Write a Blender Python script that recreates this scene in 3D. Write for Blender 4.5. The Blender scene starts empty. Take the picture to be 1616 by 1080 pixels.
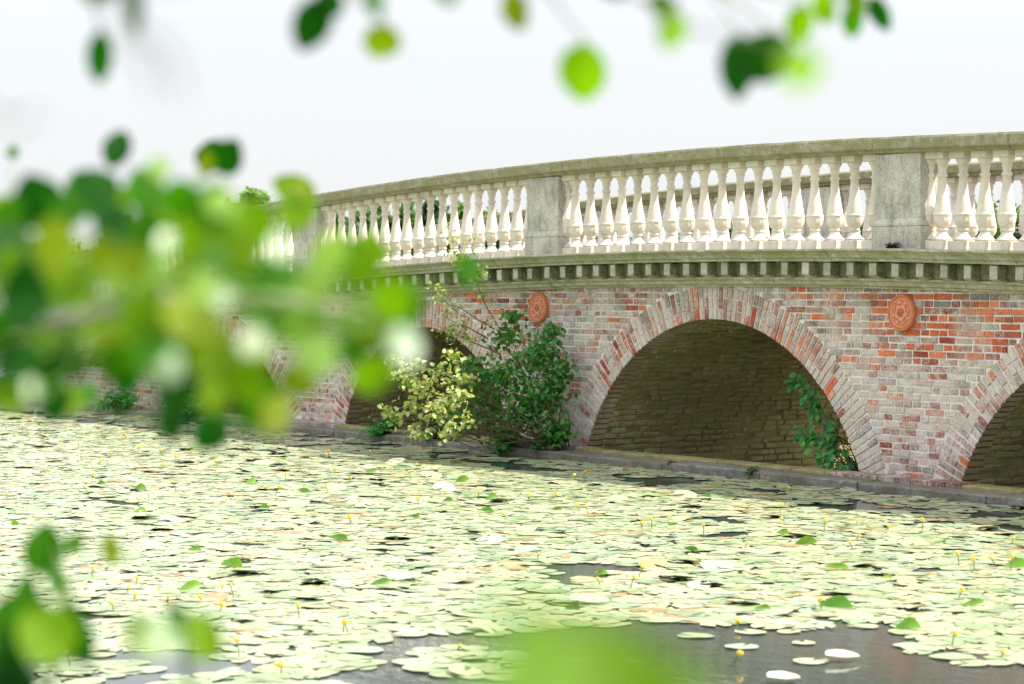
import bpy, math, random
import numpy as np
from mathutils import Vector, Matrix, noise as mnoise

R = math.radians
rng = random.Random(7)
S = bpy.context.scene
COL = S.collection

# ------------------------------------------------------------------ camera
CAMY, CAMH, FPX, YAW, HORIZ = -16.4, 2.0, 3600.0, R(54.7), 455.0
PITCH = math.atan((540.0 - HORIZ) / FPX)
cam_d = bpy.data.cameras.new('camera')
cam_d.sensor_width = 36.0
cam_d.lens = 36.0 * FPX / 1616.0
cam_d.clip_start, cam_d.clip_end = 0.05, 3000.0
cam_d.dof.use_dof = True
cam_d.dof.focus_distance = 22.5
cam_d.dof.aperture_fstop = 2.9
cam = bpy.data.objects.new('camera', cam_d)
cam.location = (0, CAMY, CAMH)
cam.rotation_euler = (math.pi / 2 - PITCH, 0, YAW)
COL.objects.link(cam)
S.camera = cam
CAMP = Vector((0, CAMY, CAMH))
CAMR = cam.rotation_euler.to_matrix()

# ------------------------------------------------------------------ sky, sun, exposure
SUN_EL, SUN_AZ = R(52), R(44)          # azimuth measured from +Y towards +X
w = bpy.data.worlds.new('World'); S.world = w; w.use_nodes = True
nt = w.node_tree; nt.nodes.clear()
out = nt.nodes.new('ShaderNodeOutputWorld'); bg = nt.nodes.new('ShaderNodeBackground')
sky = nt.nodes.new('ShaderNodeTexSky'); sky.sky_type = 'NISHITA'; sky.sun_disc = False
sky.sun_elevation = SUN_EL; sky.sun_rotation = SUN_AZ
sky.air_density = 1.0; sky.dust_density = 3.0; sky.ozone_density = 1.0
# thin high cloud whitening the blue
tc = nt.nodes.new('ShaderNodeTexCoord'); mp = nt.nodes.new('ShaderNodeMapping')
mp.inputs['Scale'].default_value = (1.2, 1.2, 5.0)
cn = nt.nodes.new('ShaderNodeTexNoise'); cn.inputs['Scale'].default_value = 1.6; cn.inputs['Detail'].default_value = 6
rp = nt.nodes.new('ShaderNodeMapRange'); rp.inputs[1].default_value = 0.3; rp.inputs[2].default_value = 0.7
rp.inputs[3].default_value = 0.74; rp.inputs[4].default_value = 0.96
mx = nt.nodes.new('ShaderNodeMix'); mx.data_type = 'RGBA'
# a bright veil of cloud is brighter overhead than at the horizon
sx = nt.nodes.new('ShaderNodeSeparateXYZ'); nt.links.new(tc.outputs['Generated'], sx.inputs[0])
el = nt.nodes.new('ShaderNodeMapRange'); el.inputs[1].default_value = 0.10; el.inputs[2].default_value = 0.9; el.inputs[3].default_value = 1.0; el.inputs[4].default_value = 2.5
nt.links.new(sx.outputs['Z'], el.inputs[0])
vs = nt.nodes.new('ShaderNodeVectorMath'); vs.operation = 'SCALE'; vs.inputs[0].default_value = (2.56, 2.60, 2.66)
nt.links.new(el.outputs[0], vs.inputs['Scale']); nt.links.new(vs.outputs[0], mx.inputs['B'])
nt.links.new(tc.outputs['Generated'], mp.inputs[0]); nt.links.new(mp.outputs[0], cn.inputs['Vector'])
nt.links.new(cn.outputs['Fac'], rp.inputs[0]); nt.links.new(rp.outputs[0], mx.inputs['Factor'])
nt.links.new(sky.outputs[0], mx.inputs['A'])
nt.links.new(mx.outputs['Result'], bg.inputs[0]); nt.links.new(bg.outputs[0], out.inputs[0])
bg.inputs[1].default_value = 0.13
sd = bpy.data.lights.new('sun', 'SUN'); sd.energy = 3.4; sd.angle = R(0.55); sd.color = (1.0, 0.93, 0.80)
sun = bpy.data.objects.new('sun', sd); COL.objects.link(sun)
sv = Vector((math.sin(SUN_AZ) * math.cos(SUN_EL), math.cos(SUN_AZ) * math.cos(SUN_EL), math.sin(SUN_EL)))
sun.rotation_euler = sv.to_track_quat('Z', 'Y').to_euler()
S.view_settings.view_transform = 'Standard'; S.view_settings.look = 'None'
S.view_settings.exposure = 1.47; S.view_settings.gamma = 1.0
try: S.view_settings.use_curve_mapping = False
except Exception: pass
S.cycles.use_denoising = True
S.cycles.max_bounces = 8; S.cycles.transparent_max_bounces = 8
S.cycles.sample_clamp_indirect = 6.0

# ------------------------------------------------------------------ geometry helpers
def ray(px, py):
    d = Vector(((px - 808) / FPX, (540 - py) / FPX, -1.0))
    return CAMR @ d
def at_y(px, py, Y):
    d = ray(px, py); return CAMP + d * ((Y - CAMY) / d.y)
def at_z(px, py, Z=0.0):
    d = ray(px, py); return CAMP + d * ((Z - CAMH) / d.z)
def at_d(px, py, dist):
    return CAMP + ray(px, py) * dist
CAMRT = CAMR.transposed()
def proj(p):
    q = CAMRT @ (Vector(p) - CAMP)
    if q.z > -0.01: return None
    return 808 + FPX * q.x / -q.z, 540 - FPX * q.y / -q.z, -q.z

class MB:
    def __init__(s): s.v = []; s.f = []; s.c = []; s.w = []
    def add(s, verts, faces, col=(1, 1, 1), wash=0.0):
        n = len(s.v); s.v.extend([tuple(v) for v in verts])
        s.f.extend([tuple(i + n for i in f) for f in faces])
        k = len(verts); s.c.extend([tuple(col)] * k); s.w.extend([wash] * k)
    def box(s, x0, x1, y0, y1, z0, z1, col=(1, 1, 1), ch=0.0, wash=0.0):
        if ch <= 0:
            V = [(x0,y0,z0),(x1,y0,z0),(x1,y1,z0),(x0,y1,z0),(x0,y0,z1),(x1,y0,z1),(x1,y1,z1),(x0,y1,z1)]
            s.add(V, [(0,3,2,1),(4,5,6,7),(0,1,5,4),(1,2,6,5),(2,3,7,6),(3,0,4,7)], col, wash)
        else:
            V = []
            for z, i in ((z0, ch), (z0 + ch, 0), (z1 - ch, 0), (z1, ch)):
                a, b, c_, d = x0 + i, x1 - i, y0 + i, y1 - i
                k = ch if i == 0 else 0
                V += [(a + k, c_, z), (b - k, c_, z), (b, c_ + k, z), (b, d - k, z), (b - k, d, z), (a + k, d, z), (a, d - k, z), (a, c_ + k, z)]
            F = [tuple(range(7, -1, -1)), tuple(range(24, 32))]
            for r_ in range(3):
                for k in range(8):
                    F.append((r_*8 + k, r_*8 + (k+1) % 8, r_*8 + 8 + (k+1) % 8, r_*8 + 8 + k))
            s.add(V, F, col, wash)
    def lathe(s, prof, cx, cy, cz, n=20, col=(1, 1, 1), axis='z', fn=None):
        V = []
        for r_, h in prof:
            for k in range(n):
                a = 2 * math.pi * k / n; rr = fn(r_, h, a) if fn else r_
                if axis == 'z': V.append((cx + rr * math.cos(a), cy + rr * math.sin(a), cz + h))
                else: V.append((cx + rr * math.cos(a), cy - h, cz + rr * math.sin(a)))
        F = []
        for i in range(len(prof) - 1):
            for k in range(n):
                F.append((i*n + k, i*n + (k+1) % n, (i+1)*n + (k+1) % n, (i+1)*n + k))
        F.append(tuple(range(n-1, -1, -1))); F.append(tuple((len(prof)-1)*n + k for k in range(n)))
        s.add(V, F, col)
    def tube(s, pts, rad, n=6, col=(1, 1, 1)):
        pts = [Vector(p) for p in pts]; V = []
        m = len(pts)
        for i, p in enumerate(pts):
            t = (pts[min(i+1, m-1)] - pts[max(i-1, 0)]).normalized()
            u = t.cross(Vector((0.3, 0.2, 1.0))).normalized()
            if u.length < 0.1: u = t.cross(Vector((1, 0, 0))).normalized()
            v_ = t.cross(u); r_ = rad[i] if isinstance(rad, (list, tuple)) else rad
            for k in range(n):
                a = 2 * math.pi * k / n; V.append(p + u * (r_ * math.cos(a)) + v_ * (r_ * math.sin(a)))
        F = []
        for i in range(m - 1):
            for k in range(n): F.append((i*n + k, i*n + (k+1) % n, (i+1)*n + (k+1) % n, (i+1)*n + k))
        F.append(tuple(range(n-1, -1, -1))); F.append(tuple((m-1)*n + k for k in range(n)))
        s.add(V, F, col)
    def mesh(s, name, mat, smooth=False):
        me = bpy.data.meshes.new(name); me.from_pydata(s.v, [], s.f); 
        a = me.color_attributes.new('col', 'FLOAT_COLOR', 'POINT')
        arr = np.ones((len(s.v), 4), dtype=np.float32)
        if s.v: arr[:, :3] = np.array(s.c, dtype=np.float32); arr[:, 3] = np.array(s.w, dtype=np.float32)
        a.data.foreach_set('color', arr.ravel())
        me.materials.append(mat)
        if smooth: me.shade_smooth()
        me.update(); return me
    def build(s, name, mat, parent=None, smooth=False):
        o = bpy.data.objects.new(name, s.mesh(name, mat, smooth)); COL.objects.link(o); o.parent = parent
        return o

def tag(o, label=None, cat=None, group=None, kind=None):
    if label: o['label'] = label
    if cat: o['category'] = cat
    if group: o['group'] = group
    if kind: o['kind'] = kind
    return o
def thing(name, label, cat, loc=(0, 0, 0), group=None, rz=0.0):
    o = bpy.data.objects.new(name, None); COL.objects.link(o); o.location = loc; o.rotation_euler = (0, 0, rz)
    o.empty_display_size = 0.2
    return tag(o, label, cat, group)
def link_copy(me, name, parent, loc, rot=(0, 0, 0), sc=1.0):
    o = bpy.data.objects.new(name, me); COL.objects.link(o); o.parent = parent
    o.location = loc; o.rotation_euler = rot; o.scale = (sc, sc, sc) if not isinstance(sc, tuple) else sc
    return o
def N3(x, y, z): return mnoise.noise(Vector((x, y, z)))

# ------------------------------------------------------------------ materials
class Mat:
    def __init__(s, name, rough=0.8, spec=0.3):
        s.m = bpy.data.materials.new(name); s.m.use_nodes = True; s.t = s.m.node_tree; s.t.nodes.clear()
        s.out = s.n('ShaderNodeOutputMaterial'); s.p = s.n('ShaderNodeBsdfPrincipled')
        s.p.inputs['Roughness'].default_value = rough; s.p.inputs['Specular IOR Level'].default_value = spec
        s.l(s.p.outputs[0], s.out.inputs[0]); s.co = s.n('ShaderNodeTexCoord').outputs['Object']
        oi = s.n('ShaderNodeObjectInfo'); va = s.n('ShaderNodeVectorMath'); va.operation = 'ADD'; mu = s.n('ShaderNodeMath'); mu.operation = 'MULTIPLY'; mu.inputs[1].default_value = 41.0
        s.l(oi.outputs['Random'], mu.inputs[0]); s.l(s.co, va.inputs[0]); s.l(mu.outputs[0], va.inputs[1]); s.co = va.outputs[0]
        s.h = None
    def n(s, t): return s.t.nodes.new(t)
    def l(s, a, b): s.t.links.new(a, b)
    def attr(s):
        a = s.n('ShaderNodeAttribute'); a.attribute_name = 'col'; return a
    def noise(s, scale, detail=5, rough=0.6, vec=None, stretch=None, dist=0.0):
        n = s.n('ShaderNodeTexNoise'); n.inputs['Scale'].default_value = scale; n.inputs['Detail'].default_value = detail
        n.inputs['Roughness'].default_value = rough; n.inputs['Distortion'].default_value = dist
        v = vec or s.co
        if stretch:
            m = s.n('ShaderNodeMapping'); m.inputs['Scale'].default_value = stretch; s.l(v, m.inputs[0]); v = m.outputs[0]
        s.l(v, n.inputs['Vector']); return n.outputs['Fac']
    def rng(s, f, a, b, c=0.0, d=1.0):
        r_ = s.n('ShaderNodeMapRange'); s.l(f, r_.inputs[0])
        for i, v in enumerate((a, b, c, d)): r_.inputs[i+1].default_value = v
        return r_.outputs[0]
    def mix(s, f, a, b):
        m = s.n('ShaderNodeMix'); m.data_type = 'RGBA'
        for k, v in (('Factor', f), ('A', a), ('B', b)):
            if isinstance(v, (int, float)): m.inputs[k].default_value = v
            elif isinstance(v, tuple): m.inputs[k].default_value = (*v, 1.0)
            else: s.l(v, m.inputs[k])
        return m.outputs['Result']
    def math(s, op, a, b):
        m = s.n('ShaderNodeMath'); m.operation = op
        for i, v in enumerate((a, b)):
            if isinstance(v, (int, float)): m.inputs[i].default_value = v
            else: s.l(v, m.inputs[i])
        return m.outputs[0]
    def mulc(s, a, b):
        m = s.n('ShaderNodeMix'); m.data_type = 'RGBA'; m.blend_type = 'MULTIPLY'; m.inputs['Factor'].default_value = 1.0
        for k, v in (('A', a), ('B', b)):
            if isinstance(v, tuple): m.inputs[k].default_value = (*v, 1.0)
            else: s.l(v, m.inputs[k])
        return m.outputs['Result']
    def base(s, c):
        if isinstance(c, tuple): s.p.inputs['Base Color'].default_value = (*c, 1)
        else: s.l(c, s.p.inputs['Base Color'])
    def bump(s, f, strength=0.5, dist=0.01):
        b = s.n('ShaderNodeBump'); b.inputs['Strength'].default_value = strength; b.inputs['Distance'].default_value = dist
        s.l(f, b.inputs['Height']); s.l(b.outputs[0], s.p.inputs['Normal'])
    def world_z(s):
        g = s.n('ShaderNodeNewGeometry'); x = s.n('ShaderNodeSeparateXYZ'); s.l(g.outputs['Position'], x.inputs[0]); return x.outputs['Z']

# brick: per-brick colour in 'col', lime bloom amount in alpha
def mat_brick():
    m = Mat('weathered_brick', 0.9, 0.2)
    a = m.attr()
    grain = m.noise(70, 4, 0.7)
    c = m.mulc(a.outputs['Color'], m.mix(m.rng(grain, 0.3, 0.7), (0.50, 0.46, 0.44), (1.45, 1.42, 1.36)))
    n1 = m.noise(13, 8, 0.78); n2 = m.noise(48, 7, 0.8)
    f = m.math('ADD', m.math('MULTIPLY', n1, 0.5), m.math('MULTIPLY', n2, 0.5))
    f = m.math('ADD', f, m.math('MULTIPLY', a.outputs['Alpha'], 0.20))
    c = m.mix(m.rng(f, 0.545, 0.665, 0.0, 0.80), c, m.mix(m.noise(24, 4), (0.52, 0.45, 0.40), (0.80, 0.74, 0.68)))
    d = m.noise(34, 8, 0.82)
    c = m.mix(m.rng(d, 0.54, 0.64, 0.0, 0.72), c, (0.085, 0.06, 0.055))
    pz = m.world_z(); pn = m.noise(1.5, 6, 0.7)
    c = m.mix(m.rng(pn, 0.47, 0.66, 0.0, 0.42), c, (0.78, 0.72, 0.66))
    run = m.math('MULTIPLY', m.rng(pz, 1.45, 1.98), m.rng(m.noise(3.0, 6, 0.7, stretch=(2.2, 1, 0.3)), 0.46, 0.64, 0, 0.6))
    c = m.mix(run, c, (0.17, 0.17, 0.10))
    low = m.math('MULTIPLY', m.rng(pz, 0.42, 0.08), m.rng(m.noise(5.0, 6, 0.7), 0.42, 0.6, 0, 0.55))
    c = m.mix(low, c, (0.15, 0.14, 0.10))
    m.base(c); m.bump(m.math('ADD', n2, m.math('MULTIPLY', grain, 0.6)), 0.7, 0.008); return m.m
def mat_mortar():
    m = Mat('lime_mortar', 0.95, 0.15)
    n = m.noise(14, 8, 0.75); g = m.noise(60, 5, 0.7)
    c = m.mix(m.rng(n, 0.35, 0.65), (0.68, 0.64, 0.57), (0.90, 0.86, 0.79))
    c = m.mix(m.rng(m.noise(5, 6), 0.55, 0.7, 0, 0.5), c, (0.30, 0.31, 0.20))
    c = m.mix(m.rng(g, 0.56, 0.70, 0, 0.7), c, (0.20, 0.16, 0.14))
    pz = m.world_z(); pn = m.noise(1.5, 6, 0.7)
    c = m.mix(m.rng(pn, 0.47, 0.66, 0.0, 0.42), c, (0.78, 0.72, 0.66))
    run = m.math('MULTIPLY', m.rng(pz, 1.45, 1.98), m.rng(m.noise(3.0, 6, 0.7, stretch=(2.2, 1, 0.3)), 0.46, 0.64, 0, 0.6))
    c = m.mix(run, c, (0.17, 0.17, 0.10))
    low = m.math('MULTIPLY', m.rng(pz, 0.42, 0.08), m.rng(m.noise(5.0, 6, 0.7), 0.42, 0.6, 0, 0.55))
    c = m.mix(low, c, (0.15, 0.14, 0.10))
    m.base(c); m.bump(g, 0.8, 0.01); return m.m
def mat_stone(name, dark, light, green, gamt, gscale=3.0):
    m = Mat(name, 0.9, 0.2)
    n = m.noise(11, 8, 0.72); g = m.noise(75, 5, 0.75); b = m.noise(gscale, 7, 0.7, stretch=(1, 1, 2.2))
    c = m.mix(m.rng(n, 0.35, 0.65), dark, light)
    c = m.mix(m.rng(b, 0.42 - gamt * 0.12, 0.60, 0.0, gamt), c, green)
    c = m.mix(m.rng(g, 0.52, 0.72, 0, 0.7), c, (0.055, 0.055, 0.04))
    c = m.mix(m.rng(m.noise(22, 6, 0.75), 0.60, 0.70, 0, 0.65), c, (0.60, 0.59, 0.52))
    oi = m.n('ShaderNodeObjectInfo'); c = m.mulc(c, m.mix(oi.outputs['Random'], (0.82, 0.82, 0.80), (1.10, 1.09, 1.06)))
    m.base(c); m.bump(m.math('ADD', n, g), 0.6, 0.008); return m.m
def mat_white():
    m = Mat('pale_limestone', 0.8, 0.25)
    oi = m.n('ShaderNodeObjectInfo')
    n = m.noise(8, 7, 0.7); g = m.noise(45, 5, 0.75)
    c = m.mix(m.rng(n, 0.35, 0.7), (0.80, 0.73, 0.66), (0.70, 0.66, 0.60))
    c = m.mulc(c, m.mix(oi.outputs['Random'], (0.84, 0.83, 0.80), (1.06, 1.02, 0.98)))
    c = m.mix(m.rng(m.noise(6, 6, 0.75, stretch=(1, 1, 0.4)), 0.50, 0.68, 0, 0.6), c, (0.44, 0.41, 0.31))
    c = m.mix(m.rng(g, 0.57, 0.72, 0, 0.6), c, (0.32, 0.28, 0.20))
    m.base(c); m.bump(m.math('ADD', n, m.math('MULTIPLY', g, 0.6)), 0.35, 0.006); return m.m
def mat_pedestal():
    m = Mat('stained_cement', 0.9, 0.2)
    st = m.noise(7, 8, 0.8, stretch=(1.2, 1.2, 0.35)); n = m.noise(75, 6, 0.85); b = m.noise(3.2, 7, 0.7); q = m.noise(28, 7, 0.8)
    c = m.mix(m.rng(b, 0.35, 0.65), (0.42, 0.40, 0.34), (0.68, 0.65, 0.57))
    c = m.mix(m.rng(st, 0.50, 0.62, 0, 0.55), c, (0.15, 0.15, 0.125))
    c = m.mix(m.rng(q, 0.55, 0.66, 0, 0.6), c, (0.12, 0.125, 0.10))
    c = m.mix(m.rng(n, 0.52, 0.62, 0, 0.75), c, (0.09, 0.09, 0.08))
    m.base(c); m.bump(m.math('ADD', n, q), 0.7, 0.008); return m.m
def mat_terracotta():
    m = Mat('terracotta', 0.75, 0.3)
    a = m.attr(); n = m.noise(30, 6, 0.7)
    c = m.mulc(a.outputs['Color'], m.mix(n, (0.7, 0.66, 0.62), (1.25, 1.25, 1.25)))
    m.base(c); m.bump(n, 0.4, 0.004); return m.m
def mat_barrel():
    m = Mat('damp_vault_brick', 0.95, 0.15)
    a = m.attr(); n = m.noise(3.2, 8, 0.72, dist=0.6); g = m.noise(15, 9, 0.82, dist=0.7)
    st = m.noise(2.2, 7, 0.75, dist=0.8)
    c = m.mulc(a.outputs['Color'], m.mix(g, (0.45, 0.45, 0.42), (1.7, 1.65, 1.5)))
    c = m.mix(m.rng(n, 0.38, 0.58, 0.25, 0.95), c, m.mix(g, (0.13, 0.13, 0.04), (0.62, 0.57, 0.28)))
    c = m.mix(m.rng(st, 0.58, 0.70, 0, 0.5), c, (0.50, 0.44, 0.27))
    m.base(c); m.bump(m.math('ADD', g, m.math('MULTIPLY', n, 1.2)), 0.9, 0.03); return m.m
def mat_leaf(name, rough=0.45, trans=0.45, spec=0.4, tint=(1.5, 1.7, 0.5)):
    m = Mat(name, rough, spec); a = m.attr()
    c = m.mulc(a.outputs['Color'], m.mix(m.noise(24, 3), (0.8, 0.8, 0.8), (1.2, 1.2, 1.15)))
    m.base(c)
    t = m.n('ShaderNodeBsdfTranslucent'); m.l(m.mulc(c, tint), t.inputs[0])
    x = m.n('ShaderNodeMixShader'); x.inputs[0].default_value = trans
    m.l(m.p.outputs[0], x.inputs[1]); m.l(t.outputs[0], x.inputs[2]); m.l(x.outputs[0], m.out.inputs[0]); return m.m
def mat_col(name, rough=0.8, spec=0.3, scale=20, lo=0.75, hi=1.2, b=0.3, bd=0.01):
    m = Mat(name, rough, spec); a = m.attr(); n = m.noise(scale, 6, 0.7)
    m.base(m.mulc(a.outputs['Color'], m.mix(n, (lo,)*3, (hi,)*3))); m.bump(n, b, bd); return m.m
def mat_pad():
    m = Mat('lily_pad_skin', 0.33, 0.6); a = m.attr()
    n = m.noise(3.0, 6, 0.7); g = m.noise(40, 5, 0.7)
    c = m.mix(m.rng(n, 0.35, 0.7), m.mulc(a.outputs['Color'], (0.85, 0.95, 0.85)), m.mulc(a.outputs['Color'], (1.15, 1.1, 1.05)))
    c = m.mix(m.rng(g, 0.60, 0.75, 0, 0.5), c, (0.30, 0.24, 0.09))
    m.base(c); m.bump(m.noise(18, 4), 0.25, 0.01)
    return m.m
def mat_water():
    m = Mat('pond_water', 0.035, 0.5)
    n = m.noise(1.2, 5); m.base(m.mix(n, (0.040, 0.052, 0.050), (0.055, 0.070, 0.062)))
    m.p.inputs['IOR'].default_value = 1.33
    h = m.noise(5.5, 3, 0.5, stretch=(1.0, 1.6, 1.0)); m.bump(h, 0.10, 0.02); return m.m
def mat_ground():
    m = Mat('bank_grass', 0.95, 0.1); n = m.noise(0.6, 9, 0.75); g = m.noise(9, 8, 0.75)
    c = m.mix(m.rng(n, 0.35, 0.65), (0.035, 0.065, 0.015), (0.09, 0.12, 0.03)); c = m.mix(m.rng(g, 0.55, 0.7, 0, 0.5), c, (0.10, 0.085, 0.05))
    m.base(c); m.bump(g, 0.8, 0.06); return m.m

M = dict(brick=mat_brick(), mortar=mat_mortar(),
    mossy=mat_stone('mossy_stone', (0.25, 0.23, 0.16), (0.52, 0.48, 0.37), (0.25, 0.24, 0.09), 0.7),
    cornice=mat_stone('cornice_stone', (0.32, 0.31, 0.24), (0.66, 0.63, 0.52), (0.27, 0.29, 0.11), 0.68, 2.6),
    frieze=mat_stone('dark_green_stone', (0.20, 0.21, 0.13), (0.46, 0.45, 0.33), (0.15, 0.18, 0.06), 0.75, 7.0),  # darker, greener stone for the frieze and the block sides
    block=mat_stone('modillion_stone', (0.40, 0.39, 0.34), (0.66, 0.64, 0.57), (0.28, 0.30, 0.16), 0.4, 5.0),
    ledge=mat_stone('ledge_stone', (0.17, 0.16, 0.145), (0.34, 0.32, 0.30), (0.10, 0.10, 0.045), 0.6, 2.0),
    white=mat_white(), ped=mat_pedestal(), terra=mat_terracotta(), barrel=mat_barrel(),
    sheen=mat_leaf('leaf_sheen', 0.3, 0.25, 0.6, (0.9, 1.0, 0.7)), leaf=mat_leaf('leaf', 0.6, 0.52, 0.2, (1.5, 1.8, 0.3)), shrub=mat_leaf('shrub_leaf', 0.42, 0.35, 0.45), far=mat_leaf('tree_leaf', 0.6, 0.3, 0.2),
    bark=mat_col('bark', 0.9, 0.15, 30, 0.6, 1.4, 0.7, 0.01), pad=mat_pad(), water=mat_water(), ground=mat_ground(),
    petal=mat_leaf('yellow_petal', 0.5, 0.25, 0.3, (1.2, 1.1, 0.5)), stalk=mat_col('stalk', 0.6, 0.3))

# ------------------------------------------------------------------ ground and water
def sstep(a, b, x):
    t = max(0.0, min(1.0, (x - a) / (b - a))); return t * t * (3 - 2 * t)
def ground_h(x, y):
    wob = 1.4 * N3(x * 0.07, y * 0.07, 3.3)
    near = 1 - sstep(-15.4, -13.2, y + 0.2 * wob)
    farb = sstep(52, 58, y + 2 * wob)
    left = 1 - sstep(-45.0, -40.5, x + 0.4 * wob)
    right = sstep(20, 24, x + wob)
    k = max(near, farb, left, right)
    return -0.9 + k * 1.35 + (0.12 * N3(x * 0.3, y * 0.3, 0) if k > 0.5 else 0) + 1.2 * sstep(60, 200, abs(y)) 
xs = sorted(set([-2500, -1200, -600, -300, -200, -150, -120] + [-100 + 1.5 * i for i in range(95)] + [50, 70, 100, 160, 300, 600, 1200, 2500]))
ys = sorted(set([-2500, -1000, -400, -150, -80, -50, -35] + [-26 + 1.0 * i for i in range(92)] + [70, 80, 95, 120, 160, 240, 500, 1200, 2500]))
g = MB(); V = [(x, y, ground_h(x, y)) for x in xs for y in ys]; ny = len(ys)
g.add(V, [(i*ny + j, (i+1)*ny + j, (i+1)*ny + j+1, i*ny + j+1) for i in range(len(xs)-1) for j in range(ny-1)])
tag(g.build('ground', M['ground'], smooth=True), kind='structure')
g = MB(); g.add([(-130, -30, 0), (90, -30, 0), (90, -0.25, 0), (-130, -0.25, 0), (-130, 4.62, 0), (90, 4.62, 0), (90, 90, 0), (-130, 90, 0)], [(0, 1, 2, 3), (4, 5, 6, 7)])
tag(g.build('water', M['water']), kind='structure')

# ------------------------------------------------------------------ the bridge
XC, W = -19.35, 4.62
XL, XR = -43.0, 4.3
def zc(x): return 2.42 - 0.0033 * (x - XC) ** 2
ARCH = []                                        # centre x, half span, crown z
for s_ in (0, -1, 1):
    if s_ == 0: ARCH.append((XC + 0.05, 2.34, 1.657))
    else: ARCH += [(XC + s_ * 5.80, 2.05, 1.487), (XC + s_ * 11.2, 1.80, 1.18)]
ZS = 0.05
AR = []
for xc, hs_, zt in ARCH:
    rise = zt - ZS; r_ = (hs_**2 + rise**2) / (2 * rise); AR.append((xc, hs_, zt, r_, zt - r_))
RING = 0.36
bridge = thing('brick_bridge', 'old arched brick bridge with white balustrade crossing the lily pond', 'bridge', (0, 0, 0))

def arch_z(x, extra=0.0):
    for xc, hs_, zt, r_, c in AR:
        d = abs(x - xc)
        if d < hs_ + extra * 1.2 and d < r_ + extra:
            z = c + math.sqrt((r_ + extra) ** 2 - d * d)
            if z > ZS: return z
    return None
# wall core (mortar) front and back, with arch openings
def facade(y, name):
    f = MB(); X = [XL + 0.06 * i for i in range(int((XR - XL) / 0.06) + 1)]
    for xc, hs_, *_ in AR: X += [xc - hs_ + 0.001, xc - hs_ - 0.001, xc + hs_ - 0.001, xc + hs_ + 0.001]
    X = sorted(X)
    for a, b in zip(X[:-1], X[1:]):
        m_ = (a + b) / 2
        za, zb = arch_z(a), arch_z(b)
        if arch_z(m_) is None: za = zb = -0.3
        else: za = za or ZS; zb = zb or ZS
        f.add([(a, y, za), (b, y, zb), (b, y, zc(b) - 0.3), (a, y, zc(a) - 0.3)], [(0, 1, 2, 3)])
    return f.build(name, M['mortar'], bridge)
facade(0.0, 'wall'); facade(W, 'wall')

# bricks
ORANGE = [(0.62, 0.14, 0.045), (0.55, 0.12, 0.04), (0.66, 0.18, 0.06)]
RED = [(0.36, 0.085, 0.055), (0.30, 0.07, 0.05), (0.42, 0.12, 0.08)]
DULL = [(0.32, 0.15, 0.12), (0.40, 0.22, 0.18), (0.25, 0.15, 0.13), (0.42, 0.26, 0.22), (0.30, 0.24, 0.22)]
GREY = [(0.38, 0.34, 0.31), (0.50, 0.45, 0.41), (0.24, 0.22, 0.22)]
def brick_col(x, z, ring=False):
    vivid = math.exp(-((x + 15.7) / 2.1) ** 2) * sstep(0.9, 1.5, z) + 0.35 * math.exp(-((x + 22.9) / 0.9) ** 2) * sstep(1.2, 1.6, z)
    vivid = min(1, vivid)
    if ring: vivid = 0.08 * sstep(0.7, 1.5, z)
    r_ = rng.random()
    if r_ < 0.05 + 0.36 * vivid: c = rng.choice(ORANGE); wsh = rng.uniform(0, 0.35)
    elif r_ < 0.34 + 0.30 * vivid: c = rng.choice(RED); wsh = rng.uniform(0, 0.75)
    elif r_ < 0.86: c = rng.choice(DULL); wsh = rng.uniform(0.15, 1.0)
    else: c = rng.choice(GREY); wsh = rng.uniform(0.1, 0.9)
    bloom = 0.55 + 1.7 * N3(x * 0.55, 5.1, z * 1.1)
    wsh = wsh * (1.1 - 0.6 * vivid) * (0.8 + 0.5 * bloom) + (0.10 if z < 0.9 else 0) + 0.06 * (1 - vivid)
    k = rng.uniform(0.82, 1.15); return tuple(v * k for v in c), min(1.0, wsh)
def brick_quad(mb, P, depth, out=-1, y0=0.0):
    """P: four (x,z) corners; a worn brick standing out of the wall"""
    cx = sum(p[0] for p in P) / 4; cz = sum(p[1] for p in P) / 4
    col, wsh = brick_col(cx, cz, mb is not bricks)
    j = lambda a: rng.uniform(-a, a)
    back = [(p[0] + j(.003), y0 + 0.01, p[1] + j(.003)) for p in P]
    fr0 = [(b[0], y0 - depth + 0.004, b[2]) for b in back]
    fr = []
    for b in back:
        dx, dz = cx - b[0], cz - b[2]; L = math.hypot(dx, dz) or 1
        fr.append((b[0] + dx / L * 0.007, y0 - depth + j(.0025), b[2] + dz / L * 0.007))
    F = [(8, 9, 10, 11)]
    for k in range(4): F += [(k, (k+1) % 4, 4 + (k+1) % 4, 4 + k), (4 + k, 4 + (k+1) % 4, 8 + (k+1) % 4, 8 + k)]
    mb.add(back + fr0 + fr, F, col, wsh)
bricks = MB(); CH = 0.0715
row = 0; z = 0.02
BX0, BX1 = -36.5, -8.0
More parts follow.
